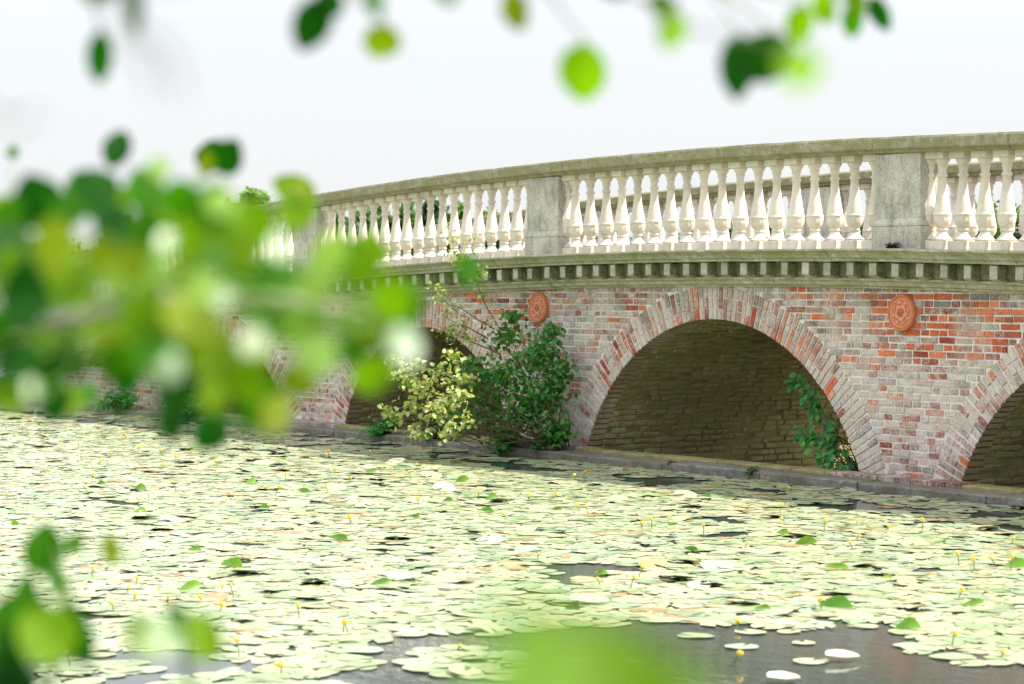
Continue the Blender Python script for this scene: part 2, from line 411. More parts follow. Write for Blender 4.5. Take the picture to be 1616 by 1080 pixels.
while z < 2.2:
    zm = z + CH / 2
    cuts = []
    for xc, hs_, zt, r_, c in AR:
        d2 = (r_ + RING + 0.012) ** 2 - (zm - c) ** 2
        if d2 > 0: cuts.append((xc - math.sqrt(d2), xc + math.sqrt(d2)))
    cuts.sort(); ints = []; p = BX0
    for a, b in cuts:
        if a > p: ints.append((p, a))
        p = max(p, b)
    if p < BX1: ints.append((p, BX1))
    for a, b in ints:
        x = a + 0.006; hdr = (row % 2 == 1)
        if not hdr: x0 = x - rng.uniform(0.0, 0.12)
        else: x0 = x - rng.uniform(0, 0.05)
        while x0 < b - 0.03:
            L = rng.uniform(0.098, 0.118) if (hdr and rng.random() > 0.12) or (not hdr and rng.random() < 0.10) else rng.uniform(0.205, 0.245)
            xa, xb = max(x0, x), min(x0 + L, b - 0.006)
            if xb - xa > 0.028 and z + 0.01 < zc((xa + xb) / 2) - 0.37:
                zz0 = z + rng.uniform(0.006, 0.011); zz1 = z + CH - rng.uniform(0.006, 0.011)
                brick_quad(bricks, [(xa, zz0), (xb, zz0), (xb, zz1), (xa, zz1)], rng.uniform(0.004, 0.016))
            x0 += L + rng.uniform(0.013, 0.022)
    row += 1; z += CH
bricks.build('brickwork', M['brick'], bridge)
# arch rings and vaults
for ai, (xc, hs_, zt, r_, c) in enumerate(AR):
    a0 = math.asin(min(1, hs_ / r_)); ring = MB()
    n = int(2 * a0 * (r_ + 0.1) / 0.078); st = 2 * a0 / n
    for k in range(n):
        am = -a0 + (k + 0.5) * st; tog = k % 2
        if rng.random() < 0.15: tog = 1 - tog
        cutp = (0.112, 0.24) if tog else (0.228, 0.24)
        segs = [(0.0, cutp[0]), (cutp[0] + 0.012, RING)]
        if rng.random() < 0.25: segs = [(0.0, 0.112), (0.124, 0.236), (0.248, RING)]
        for s0, s1 in segs:
            wd = st * 0.5 * rng.uniform(0.66, 0.82)
            s1b = s1 + (rng.uniform(-0.012, 0.01) if s1 == RING else 0)
            P = []
            for rr, sg in ((s0, -1), (s1b, -1), (s1b, 1), (s0, 1)):
                # keep bricks roughly parallel-sided
                a = am + sg * wd * (r_ + 0.12) / (r_ + rr); q = r_ + rr
                P.append((xc + q * math.sin(a), c + q * math.cos(a)))
            if min(p[1] for p in P) < -0.15: continue
            brick_quad(ring, [P[0], P[3], P[2], P[1]], rng.uniform(0.008, 0.020))
            if s0 == 0:   # underside of the ring brick, seen at the arch edge
                q0, q1 = P[0], P[3]
                col, wsh = brick_col(q0[0], q0[1], True)
                ring.add([(q0[0], -0.008, q0[1]), (q1[0], -0.008, q1[1]), (q1[0], 0.215, q1[1]), (q0[0], 0.215, q0[1])], [(0, 1, 2, 3)], (0.30 + col[0] * .2, 0.27 + col[1] * .2, 0.19), 0.0)
    ring.build('arch_ring', M['brick'], bridge)
    # the vault lining: a profile path from one foot up over the crown and down, bricks laid along the barrel
    SK = 0.62; arcL = 2 * a0 * r_; tot = arcL + 2 * SK
    def path(sv_, d):
        t = sv_ - SK
        if t < 0: return (xc - hs_ - d, c + r_ * math.cos(a0) + t)
        if t > arcL: return (xc + hs_ + d, c + r_ * math.cos(a0) - (t - arcL))
        a = -a0 + t / r_; return (xc + (r_ + d) * math.sin(a), c + (r_ + d) * math.cos(a))
    va = MB(); na = int(tot / 0.06); nyy = 70; V = []
    for i in range(na + 1):
        for jn in range(nyy + 1):
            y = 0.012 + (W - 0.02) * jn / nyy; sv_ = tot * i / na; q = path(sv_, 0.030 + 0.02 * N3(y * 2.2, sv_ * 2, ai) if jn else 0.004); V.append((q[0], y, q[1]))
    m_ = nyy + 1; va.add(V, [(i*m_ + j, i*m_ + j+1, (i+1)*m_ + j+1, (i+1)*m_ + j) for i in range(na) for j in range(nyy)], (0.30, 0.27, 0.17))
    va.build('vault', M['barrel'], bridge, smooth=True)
    if ai > 3: continue
    vb = MB(); nc = int(tot / 0.077); cs_ = tot / nc
    for k in range(nc):
        y = 0.02 - rng.uniform(0, .15); crown = sstep(0.55, 1.0, 1 - abs((k + .5) / nc - .5) * 2 * 1.0)
        while y < W - 0.05:
            Lb = rng.uniform(0.19, 0.25) if rng.random() < 0.75 else rng.uniform(0.09, 0.13)
            y0_, y1_ = max(y, 0.225), min(y + Lb, W - 0.02); y += Lb + rng.uniform(0.006, 0.022)
            if y1_ - y0_ < 0.03 or rng.random() < 0.08 + 0.30 * max(0.0, N3(y0_ * 1.3, k * 0.12, 31 + ai)): continue
            base = rng.choice([(0.60, 0.53, 0.36), (0.50, 0.46, 0.31), (0.66, 0.58, 0.38), (0.52, 0.49, 0.35), (0.56, 0.43, 0.29)])
            if rng.random() < 0.025: base = (0.42, 0.20, 0.13)
            lite = 0.85 + 0.5 * N3(y0_ * 0.9, k * 0.10, ai * 3.1); col = tuple(v * lite * rng.uniform(.85, 1.12) for v in base)
            big = 0.032 * N3(y0_ * 1.6, k * 0.17, ai + 9)
            jj = lambda a: rng.uniform(-a, a)
            e = [(k * cs_ + 0.004 + jj(.006), y0_ + jj(.008)), ((k + 1) * cs_ - 0.006 + jj(.006), y0_ + jj(.008)), ((k + 1) * cs_ - 0.006 + jj(.006), y1_ + jj(.008)), (k * cs_ + 0.004 + jj(.006), y1_ + jj(.008))]
            d0 = 0.004 + big + jj(.016); V = []
            for sv_, yy in e: q = path(sv_, 0.05); V.append((q[0], yy, q[1]))
            cs2 = sum(q[0] for q in e) / 4; cy2 = sum(q[1] for q in e) / 4
            for sv_, yy in e: q = path(sv_ + (cs2 - sv_) * 0.12, d0 + 0.008 + jj(.004)); V.append((q[0], yy + (cy2 - yy) * 0.02, q[1]))
            for sv_, yy in e: q = path(sv_ + (cs2 - sv_) * 0.35, d0 + jj(.005)); V.append((q[0], yy + (cy2 - yy) * 0.14, q[1]))
            vb.add(V, [(8, 11, 10, 9)] + [q for n_ in range(4) for q in ((n_, n_ + 4, 4 + (n_+1) % 4, (n_+1) % 4), (4 + n_, 8 + n_, 8 + (n_+1) % 4, 4 + (n_+1) % 4))], col)
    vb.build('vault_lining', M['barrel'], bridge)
# ledge (footing) along the water: brick course over grey stone
lg = MB(); x = -38.0
while x < 2:
    L = rng.uniform(1.1, 1.9); dy = rng.uniform(-0.012, 0.012); dz = rng.uniform(-0.012, 0.008)
    lg.box(x, x + L - 0.008, -0.60 + dy, 0.02, -0.3, 0.085 + dz, ch=0.012); x += L
lg.build('ledge', M['ledge'], bridge)
for xc0, hw in [(XC + s_ * k, h) for s_ in (-1, 1) for k, h in ((3.05, 0.85), (8.6, 0.9))] + [(XC - 14.5, 1.3)]:
    x = xc0 - hw; lb = MB()
    while x < xc0 + hw:
        col, wsh = rng.choice([RED[0], RED[2], DULL[0], DULL[3]]), rng.uniform(0, .4)
        lb.box(x, x + 0.215, -0.255 - rng.uniform(0, .01), -0.012, 0.060, 0.122, tuple(v * 0.5 for v in col), 0.006, wsh + .3); x += 0.227
    lb.build('footing_course', M['brick'], bridge)
for xc, hs_, zt, r_, c in AR:
    fl = MB(); V = [(xc - hs_ - 0.1 + (2 * hs_ + 0.2) * a / 24, 0.0 + W * b / 24, -0.52 + 0.10 * N3(a * 0.5, b * 0.5, xc)) for a in range(25) for b in range(25)]
    fl.add(V, [(a*25 + b, (a+1)*25 + b, (a+1)*25 + b+1, a*25 + b+1) for a in range(24) for b in range(24)], (0.06, 0.05, 0.035))
    fl.build('culvert_floor', M['barrel'], bridge, smooth=True)
# brown earthy strip on top of the ledge
es = MB(); x = -38.0
while x < 2:
    L = rng.uniform(0.5, 1.3); es.box(x, x + L - 0.004, -0.235 + rng.uniform(-.015, .01), 0.018, 0.05, 0.112 + rng.uniform(-.006, .006), (0.20, 0.15, 0.09), 0.012); x += L
es.build('upper_ledge', M['barrel'], bridge)
def sweep(mb, prof, x0, x1, step=0.16, seg=None, flip=False, wob=0.003, zfun=zc):
    """extrude a (y, dz) profile along the camber; joints every seg metres"""
    joints = [x0]
    if seg:
        x = x0
        while x < x1: x += seg * rng.uniform(0.85, 1.15); joints.append(min(x, x1))
    else: joints.append(x1)
    for a, b in zip(joints[:-1], joints[1:]):
        if b - a < 0.05: continue
        b2 = b - (0.006 if seg else 0); n = max(1, int((b2 - a) / step)); m_ = len(prof); V = []
        dy, dz = (rng.uniform(-.003, .003), rng.uniform(-.003, .003)) if seg else (0, 0)
        for i in range(n + 1):
            x = a + (b2 - a) * i / n
            for k, (yy, h) in enumerate(prof):
                y = (W - yy) if flip else yy
                V.append((x, y + dy + wob * N3(x * 6, k * 3.7, yy), zfun(x) + h + dz + wob * N3(x * 5, k * 1.7, 9 + yy)))
        F = []
        for i in range(n):
            for k in range(m_):
                q = (i*m_ + k, (i+1)*m_ + k, (i+1)*m_ + (k+1) % m_, i*m_ + (k+1) % m_)
                F.append(q if not flip else q[::-1])
        e0, e1 = tuple(range(m_)), tuple(n*m_ + k for k in range(m_-1, -1, -1))
        F += [e0, e1] if not flip else [e0[::-1], e1[::-1]]
        mb.add(V, F)
X0, X1 = XC - 23, XC + 23
for flip in (False, True):
    if flip: A_, B_ = XC - 18, XC + 18
    else: A_, B_ = X0, X1
    s_ = MB()   # string course below the modillions
    sweep(s_, [(0.05, -0.405), (-0.035, -0.405), (-0.045, -0.385), (-0.085, -0.372), (-0.095, -0.335), (-0.125, -0.325), (-0.135, -0.300), (0.05, -0.300)], A_, B_, 0.16, 1.5, flip)
    s_.build('string_course', M['cornice'], bridge)
    s_ = MB(); sweep(s_, [(0.03, -0.302), (-0.105, -0.302), (-0.105, -0.128), (0.03, -0.128)], A_, B_, 0.2, None, flip, 0.002)
    s_.build('frieze', M['frieze'], bridge)
    s_ = MB()
    sweep(s_, [(0.10, -0.130), (-0.265, -0.130), (-0.270, -0.098), (-0.300, -0.092), (-0.315, -0.065), (-0.350, -0.035), (-0.362, -0.030), (-0.375, -0.022), (-0.375, -0.006), (-0.362, 0.0), (0.10, 0.0)], A_, B_, 0.16, 1.35, flip)
    s_.build('cornice', M['cornice'], bridge)
# modillions: stone blocks under the cornice
mo = MB()
mo.box(-0.054, 0.054, -0.235, -0.10, 0.028, 0.162, ch=0.006); mo.box(-0.070, 0.070, -0.150, -0.10, -0.002, 0.030, ch=0.006)
mo.add([(-0.054, -0.235, 0.03), (0.054, -0.235, 0.03), (0.068, -0.150, -0.002), (-0.068, -0.150, -0.002), (-0.058, -0.15, 0.04), (0.058, -0.15, 0.04)],
       [(0, 3, 2, 1), (0, 4, 3), (1, 2, 5), (0, 1, 5, 4)])
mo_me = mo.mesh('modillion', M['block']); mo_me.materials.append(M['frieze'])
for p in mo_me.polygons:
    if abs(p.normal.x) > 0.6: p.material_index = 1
PITCH_M = 0.325; nm = 0
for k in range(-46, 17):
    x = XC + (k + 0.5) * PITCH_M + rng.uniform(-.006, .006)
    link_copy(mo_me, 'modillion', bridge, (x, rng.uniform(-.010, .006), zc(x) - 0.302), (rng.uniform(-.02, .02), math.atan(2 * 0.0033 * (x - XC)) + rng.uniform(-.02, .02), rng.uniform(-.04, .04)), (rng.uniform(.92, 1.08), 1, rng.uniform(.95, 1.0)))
# deck
dk = MB()
for k in range(160):
    a = X0 + 46 * k / 160; b = X0 + 46 * (k + 1) / 160
    dk.add([(a, 0.09, zc(a) - 0.03), (b, 0.09, zc(b) - 0.03), (b, W - 0.09, zc(b) - 0.03), (a, W - 0.09, zc(a) - 0.03)], [(0, 1, 2, 3)])
dk.build('deck', M['ledge'], bridge)
# hand rails
RP = [(-0.135, 0.955), (-0.155, 0.965), (-0.160, 0.985), (-0.185, 0.993), (-0.195, 1.005), (-0.198, 1.095), (-0.185, 1.118), (0.03, 1.128),
      (0.235, 1.118), (0.258, 1.095), (0.255, 1.005), (0.220, 0.993), (0.215, 0.965), (0.195, 0.955)]
PEDU = [3.0, 8.70, 14.4]
for flip in (False, True):
    s_ = MB(); sweep(s_, RP, XC - 14.9, XC + 14.9, 0.15, 1.75, flip, 0.004); s_.build('hand_rail', M['mossy'], bridge)
# pedestals
pe = MB()
pe.box(-0.338, 0.338, -0.148, 0.200, 0.0, 0.24, ch=0.008)
pe.add([(-0.338, -0.148, 0.241), (0.338, -0.148, 0.241), (0.338, 0.200, 0.241), (-0.338, 0.200, 0.241), (-0.338, -0.148, 0.265), (0.338, -0.148, 0.265), (0.338, 0.200, 0.265), (-0.338, 0.200, 0.265),
        (-0.322, -0.131, 0.315), (0.322, -0.131, 0.315), (0.322, 0.191, 0.315), (-0.322, 0.191, 0.315)],
       [(0, 1, 5, 4), (1, 2, 6, 5), (2, 3, 7, 6), (3, 0, 4, 7), (4, 5, 9, 8), (5, 6, 10, 9), (6, 7, 11, 10), (7, 4, 8, 11)])
pe.box(-0.318, 0.318, -0.127, 0.187, 0.31, 0.962, ch=0.006)
pe_me = pe.mesh('pedestal', M['ped'])
pedx = [XC + s_ * u for u in PEDU for s_ in (-1, 1)]
for x in pedx:
    for y in (0.0, W - 0.06):
        link_copy(pe_me, 'pedestal', bridge, (x, y, zc(x) - 0.012))
# balusters
BP = [(0.080, 0.085), (0.094, 0.092), (0.096, 0.104), (0.088, 0.112), (0.080, 0.118), (0.062, 0.140), (0.048, 0.165), (0.042, 0.180), (0.055, 0.186), (0.058, 0.198), (0.050, 0.207),
      (0.046, 0.214), (0.062, 0.228), (0.077, 0.250), (0.085, 0.278), (0.0885, 0.310), (0.0885, 0.332), (0.094, 0.338), (0.094, 0.350), (0.086, 0.356), (0.084, 0.370), (0.078, 0.410),
      (0.070, 0.455), (0.060, 0.510), (0.050, 0.575), (0.043, 0.650), (0.040, 0.710), (0.050, 0.716), (0.054, 0.728), (0.050, 0.740), (0.040, 0.748), (0.040, 0.775), (0.046, 0.800), (0.052, 0.806),
      (0.052, 0.815), (0.046, 0.820), (0.052, 0.838), (0.066, 0.858), (0.074, 0.872), (0.074, 0.885), (0.070, 0.892)]
def carve(r_, h, a):
    if 0.215 < h < 0.337:      # acanthus leaves carved on the bowl
        t = (h - 0.215) / 0.12; return r_ + 0.0065 * (0.4 + t) * (abs(math.cos(a * 4)) - 0.5) + 0.004 * math.cos(a * 12) * t
    return r_
ba = MB()
ba.box(-0.105, 0.105, -0.105, 0.105, -0.004, 0.086, ch=0.005)
ba.lathe(BP, 0, 0, 0, 32, fn=carve)
ba.box(-0.098, 0.098, -0.098, 0.098, 0.890, 0.958, ch=0.005)
for k in range(26):            # bead row at the foot
    a = 2 * math.pi * k / 26; ba.lathe([(0.003, -0.006), (0.009, -0.002), (0.009, 0.003), (0.003, 0.007)], 0.093 * math.cos(a), 0.093 * math.sin(a), 0.099, 6)
ba_me = ba.mesh('baluster', M['white'])
# smooth only the turned part
for p in ba_me.polygons: p.use_smooth = p.area < 0.004 and 0.088 < p.center.z < 0.892
spots = []
bays = [(-14.4, -8.7, 18), (-8.7, -3.0, 18), (-3.0, 3.0, 18), (3.0, 8.7, 18), (8.7, 14.4, 18)]
for a, b, n in bays:
    aa, bb = a + 0.345 + 0.115, b - 0.345 - 0.115
    for k in range(n): spots.append(XC + aa + (bb - aa) * k / (n - 1))
    spots += [XC + a + 0.285, XC + b - 0.285]
front = [(x, 0.03) for x in spots]; back = [(x, W - 0.03) for x in spots]
def view_rank(p):
    q = proj((p[0], p[1], zc(p[0]) + 0.5)); 
    if q is None: return 1e9
    return q[2] + (0 if -30 < q[0] < 1646 else 500) + (3 if p[1] > 1 else 0)
allb = sorted(front + back, key=view_rank)
for x, y in allb[:100]:
    o = link_copy(ba_me, 'baluster', bridge, (x + rng.uniform(-.004, .004), y + rng.uniform(-.004, .004), zc(x)), (rng.uniform(-.006, .006), rng.uniform(-.006, .006), rng.choice([0, 1, 2, 3]) * math.pi / 2 + rng.uniform(-.02, .02)))
rest = MB(); 
bv = [tuple(v.co) for v in ba_me.vertices]; bf = [tuple(p.vertices) for p in ba_me.polygons]
for x, y in allb[100:]: rest.add([(v[0] + x, v[1] + y, v[2] + zc(x)) for v in bv], bf)
o = rest.build('far_baluster', M['white'], bridge); tag(o, kind='stuff'); o.name = 'balusters'
# solid brick parapet at the bridge ends
for s_, xa, xb in ((-1, XC - 23, XC - 14.8), (1, XC + 14.8, XC + 23)):
    for flip in (False, True):
        e = MB(); sweep(e, [(-0.10, 0.0), (-0.10, 0.95), (0.20, 0.95), (0.20, 0.0)][::-1], xa, xb, 0.3, None, flip); e.build('end_parapet', M['mortar'], bridge)
        e = MB(); sweep(e, [(-0.16, 0.951), (-0.17, 1.03), (0.02, 1.06), (0.26, 1.03), (0.25, 0.951)][::-1], xa, xb, 0.3, 1.2, flip); e.build('coping', M['mossy'], bridge)
# medallions
def medallion(x, z):
    m_ = MB(); O = (0.62, 0.20, 0.085); P = (0.72, 0.36, 0.25)
    m_.lathe([(0.186, 0.0), (0.188, 0.03), (0.180, 0.048), (0.170, 0.052), (0.160, 0.046), (0.154, 0.034), (0.148, 0.036), (0.005, 0.036)], x, -0.004, z, 40, O, 'y')
    md = m_.build('medallion', M['terra'], bridge, smooth=False)
    c_ = MB(); 
    c_.lathe([(0.152, 0.03), (0.150, 0.043), (0.143, 0.046), (0.136, 0.040), (0.134, 0.03)], x, -0.004, z, 40, P, 'y')
    c_.lathe([(0.078, 0.03), (0.076, 0.046), (0.066, 0.050), (0.050, 0.044), (0.040, 0.046), (0.005, 0.046)], x, -0.004, z, 28, P, 'y', fn=lambda r_, h, a: r_ * (1 + 0.12 * math.cos(5 * a + 1)))
    for k in range(8):
        a = 2 * math.pi * k / 8 + 0.25; q = 0.107
        c_.lathe([(0.020, 0.03), (0.020, 0.042), (0.013, 0.049), (0.002, 0.051)], x + q * math.cos(a), -0.004, z + q * math.sin(a), 10, P if k % 3 else (0.66, 0.27, 0.15), 'y')
    sp = []
    for k in range(26):
        a = k * 0.42; q = 0.046 - 0.0014 * k; sp.append((x + q * math.cos(a), -0.052 - 0.0008 * k, z + q * math.sin(a)))
    c_.tube(sp, [0.009] * 26, 6, (0.60, 0.20, 0.11))
    c_.build('rosette', M['terra'], md)
medallion(-16.37, 1.752); medallion(-22.56, 1.76); medallion(XC - 8.75, 1.55)
medallion(XC + 8.75, 1.55)

# ------------------------------------------------------------------ leaves
def leaf_verts(p, size, nrm, up, kind='round', fold=0.15, curl=0.15):
    """an ovate leaf with a folded midrib: 11 vertices"""
    n = nrm.normalized(); t = (up - n * up.dot(n))
    t = t.normalized() if t.length > 1e-3 else n.orthogonal().normalized(); s_ = n.cross(t)
    asp = 0.42 if kind == 'round' else 0.30
    V = []
    prof = [(0.0, 0.0), (0.16, 0.72), (0.42, 1.0), (0.70, 0.86), (0.90, 0.42), (1.0, 0.0)]
    for k, (a, b) in enumerate(prof):
        cz = -curl * (a ** 2) * size
        mid = p + t * (a * size) + n * cz
        if b == 0: V.append(mid)
        else: V += [mid - s_ * (asp * b * size) + n * (fold * b * size), mid, mid + s_ * (asp * b * size) + n * (fold * b * size)]
    F = [(0, 2, 1), (0, 3, 2)]
    for k in range(3):
        a = 1 + 3*k; F += [(a, a+1, a+4, a+3), (a+1, a+2, a+5, a+4)]
    F += [(10, 11, 13), (11, 12, 13)]
    return V, F
def rvec(): 
    while True:
        v = Vector((rng.uniform(-1, 1), rng.uniform(-1, 1), rng.uniform(-1, 1)))
        if 0.1 < v.length < 1: return v.normalized()
def jit(c, a=0.2):
    k = 1 + rng.uniform(-a, a); h = rng.uniform(-a, a) * 0.5
    return (max(0, c[0] * (k + h)), c[1] * k, max(0, c[2] * (k - h)))
def wobble_path(p0, p1, n, amp):
    p0, p1 = Vector(p0), Vector(p1); L = (p1 - p0).length; ph = rng.uniform(0, 50); P = []
    for i in range(n + 1):
        t = i / n; P.append(p0.lerp(p1, t) + Vector((N3(t * 2.5, ph, 1), N3(t * 2.5, ph, 7), N3(t * 2.5, ph, 13))) * amp * L * math.sin(math.pi * min(1, t + 0.08)) )
    P[0] = p0; P[-1] = p1
    return P

# ------------------------------------------------------------------ shrub at the pier
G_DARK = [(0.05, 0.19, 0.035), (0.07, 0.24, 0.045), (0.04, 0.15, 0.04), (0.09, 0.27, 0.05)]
G_LITE = [(0.38, 0.40, 0.17), (0.28, 0.34, 0.11), (0.50, 0.49, 0.28), (0.16, 0.25, 0.06)]  # sunlight on the sapling's outer leaves painted in as a paler palette
base = at_y(886, 706, -0.28); base.z = 0.09
sh = thing('sapling', 'bushy green sapling leaning out over the water from the bridge pier', 'shrub', base)
stems, fol = MB(), MB()
def local(v): return Vector(v) - base
def leaf_cluster(mb, c, r_, n, pal, size=(0.045, 0.065), sq=0.85):
    for _ in range(n):
        p = c + Vector((rng.gauss(0, .5), rng.gauss(0, .5), rng.gauss(0, .5) * sq)) * r_
        nn = (Vector((0, 0, 0.8)) + rvec()).normalized(); s_ = rng.uniform(*size)
        v, f = leaf_verts(p, s_, nn, rvec() + Vector((0, 0, -0.3)), 'round', 0.12, 0.2); mb.add([local(q) for q in v], f, jit(rng.choice(pal), 0.22))
SHC = [ # px, py, Y, radius px, leaves, palette
 (852, 562, -.50, 42, 150, 0), (800, 600, -.62, 46, 170, 0), (862, 620, -.50, 40, 130, 0), (762, 640, -.80, 42, 150, 0), (822, 655, -.62, 44, 150, 0), (884, 588, -.42, 26, 60, 0),
 (800, 532, -.52, 34, 80, 0), (868, 524, -.42, 22, 45, 0), (812, 500, -.45, 18, 30, 0), (742, 590, -.95, 36, 100, 0), (795, 690, -.60, 32, 90, 0), (878, 680, -.45, 24, 70, 0), (728, 668, -1.0, 32, 80, 0), (845, 640, -.5, 30, 70, 0),
 (624, 575, -1.95, 20, 40, 1), (640, 600, -1.95, 22, 60, 1), (668, 610, -1.90, 28, 85, 1), (700, 590, -1.80, 24, 60, 1), (716, 560, -1.70, 20, 40, 1), (650, 645, -2.0, 24, 55, 1), (690, 645, -1.95, 28, 85, 1), (724, 625, -1.9, 26, 70, 1),
 (614, 648, -2.05, 16, 28, 1), (660, 680, -2.1, 20, 40, 1), (705, 680, -2.05, 24, 55, 1), (735, 600, -1.6, 20, 36, 1), (625, 665, -2.1, 14, 20, 1), (735, 665, -1.95, 18, 30, 1), (660, 575, -1.85, 18, 26, 1), (612, 590, -2.0, 10, 12, 1)]
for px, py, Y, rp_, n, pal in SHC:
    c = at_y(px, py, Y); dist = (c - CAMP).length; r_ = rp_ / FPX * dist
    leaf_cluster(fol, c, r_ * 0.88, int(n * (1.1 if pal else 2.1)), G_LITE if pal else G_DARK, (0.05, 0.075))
    P = wobble_path(local(base + Vector((rng.uniform(-.1, .1), rng.uniform(-.05, .05), 0))), local(c), 7, 0.16)
    stems.tube(P, [0.009 - 0.0065 * i / 7 for i in range(8)], 5, (0.10, 0.075, 0.05))
    for _ in range(5): stems.tube(wobble_path(P[5], local(c) + rvec() * r_ * 0.9, 3, 0.15), [0.004, 0.003, 0.002, 0.0015], 4, (0.11, 0.085, 0.05))
# tall thin shoots, their sunlit leaves painted paler
for pts in ([(886, 700, -.3), (835, 600, -.55), (765, 480, -.85), (745, 425, -.95), (706, 362, -1.05)], [(780, 520, -.8), (740, 495, -.95), (692, 470, -1.05)], [(770, 535, -.8), (735, 515, -.98), (700, 500, -1.1)],
            [(790, 560, -.75), (745, 540, -1.0), (690, 515, -1.15)], [(835, 600, -.5), (850, 520, -.45), (822, 488, -.45)], [(752, 445, -.9), (730, 420, -1.0), (715, 395, -1.05)], [(840, 640, -.5), (880, 580, -.42), (890, 560, -.42)]):
    P3 = [at_y(*q) for q in pts]; Q = []
    for a, b in zip(P3[:-1], P3[1:]): Q += wobble_path(a, b, 5, 0.08)[:-1]
    Q.append(P3[-1]); stems.tube([local(q) for q in Q], [0.011 - 0.009 * i / len(Q) for i in range(len(Q))], 5, (0.13, 0.08, 0.055))
    for i, q in enumerate(Q):
        if i > len(Q) * 0.4 and pts[-1][0] < 800:
            leaf_cluster(fol, q, 0.11, 9, G_LITE, (0.035, 0.055))
for px, py, n in ((700, 470, 26), (708, 488, 20), (690, 455, 14), (720, 520, 18), (745, 535, 14), (735, 400, 14), (745, 378, 8), (720, 412, 14), (765, 432, 10), (712, 530, 14)):
    leaf_cluster(fol, at_y(px, py, -1.08), 0.09, n, G_LITE, (0.035, 0.055))
stems.build('stem', M['bark'], sh); fol.build('foliage', M['shrub'], sh)

# ------------------------------------------------------------------ small plants on the ledge and under the arch
def frond_plant(name, label, p, n, L, pal, spread=0.9, leaflet=0.05, cat='plant', droop=0.5, out=(0, -0.3, 0.7), kind='thin'):
    t = thing(name, label, cat, p); st, fo = MB(), MB()
    for _ in range(n):
        d = (Vector(out) + rvec() * spread * 0.7).normalized(); l_ = L * rng.uniform(0.5, 1.0); P = []
        for i in range(7):
            s_ = i / 6; P.append(d * l_ * s_ + Vector((0, 0, -droop * l_ * s_ * s_ * 0.6)))
        st.tube(P, [0.003 * (1 - 0.6 * i / 6) for i in range(7)], 4, (0.06, 0.10, 0.03))
        for i in range(1, 7):
            for sg in (-1, 1):
                sd_ = d.cross(Vector((0, 0, 1))).normalized() * sg
                v, f = leaf_verts(P[i], leaflet * rng.uniform(0.7, 1.2), (Vector((0, -0.3, 1)) + rvec() * 0.6), sd_ + d * 0.4 + rvec() * 0.3, kind); fo.add(v, f, jit(rng.choice(pal), 0.2))
    st.build('stem', M['stalk'], t); fo.build('foliage', M['shrub'], t); return t
FERN = [(0.05, 0.24, 0.05), (0.07, 0.28, 0.06), (0.04, 0.18, 0.05)]
def on_ledge(px, py, Y=-0.45, z=0.09):
    p = at_y(px, py, Y); p.z = z; return p
frond_plant('fern', 'feathery green weed tuft on the ledge left of the sunlit branches', on_ledge(612, 700), 60, 0.42, FERN, leaflet=0.055)
frond_plant('fern', 'dark green weed hanging over the ledge below the sapling stems', on_ledge(812, 712), 48, 0.36, FERN, leaflet=0.05, droop=0.9)
frond_plant('fern', 'leafy green plant rooted beside the pier foot, right of the sapling', on_ledge(880, 712, -.35), 46, 0.45, FERN, leaflet=0.06)
frond_plant('ledge_weed', 'low bright green weeds along the ledge under the sunlit branches', on_ledge(690, 706), 40, 0.28, [(0.08, 0.2, 0.03), (0.05, 0.17, 0.03)], leaflet=0.045)
frond_plant('moss_tuft', 'small mossy tuft on the ledge in front of the large arch', on_ledge(1190, 757, -.58, 0.06), 26, 0.13, [(0.09, 0.15, 0.03), (0.06, 0.12, 0.03)], leaflet=0.025)
frond_plant('moss_tuft', 'tiny mossy sprig on the ledge below the left side of the large arch', on_ledge(1060, 744, -.58, 0.07), 10, 0.08, [(0.05, 0.10, 0.03)], leaflet=0.02)
frond_plant('weed', 'small dark weed at the foot of the grey pedestal on the cornice', Vector((XC + 3.02, -0.20, zc(XC + 3) + 0.005)), 14, 0.10, [(0.03, 0.05, 0.02), (0.07, 0.05, 0.03)], leaflet=0.035)
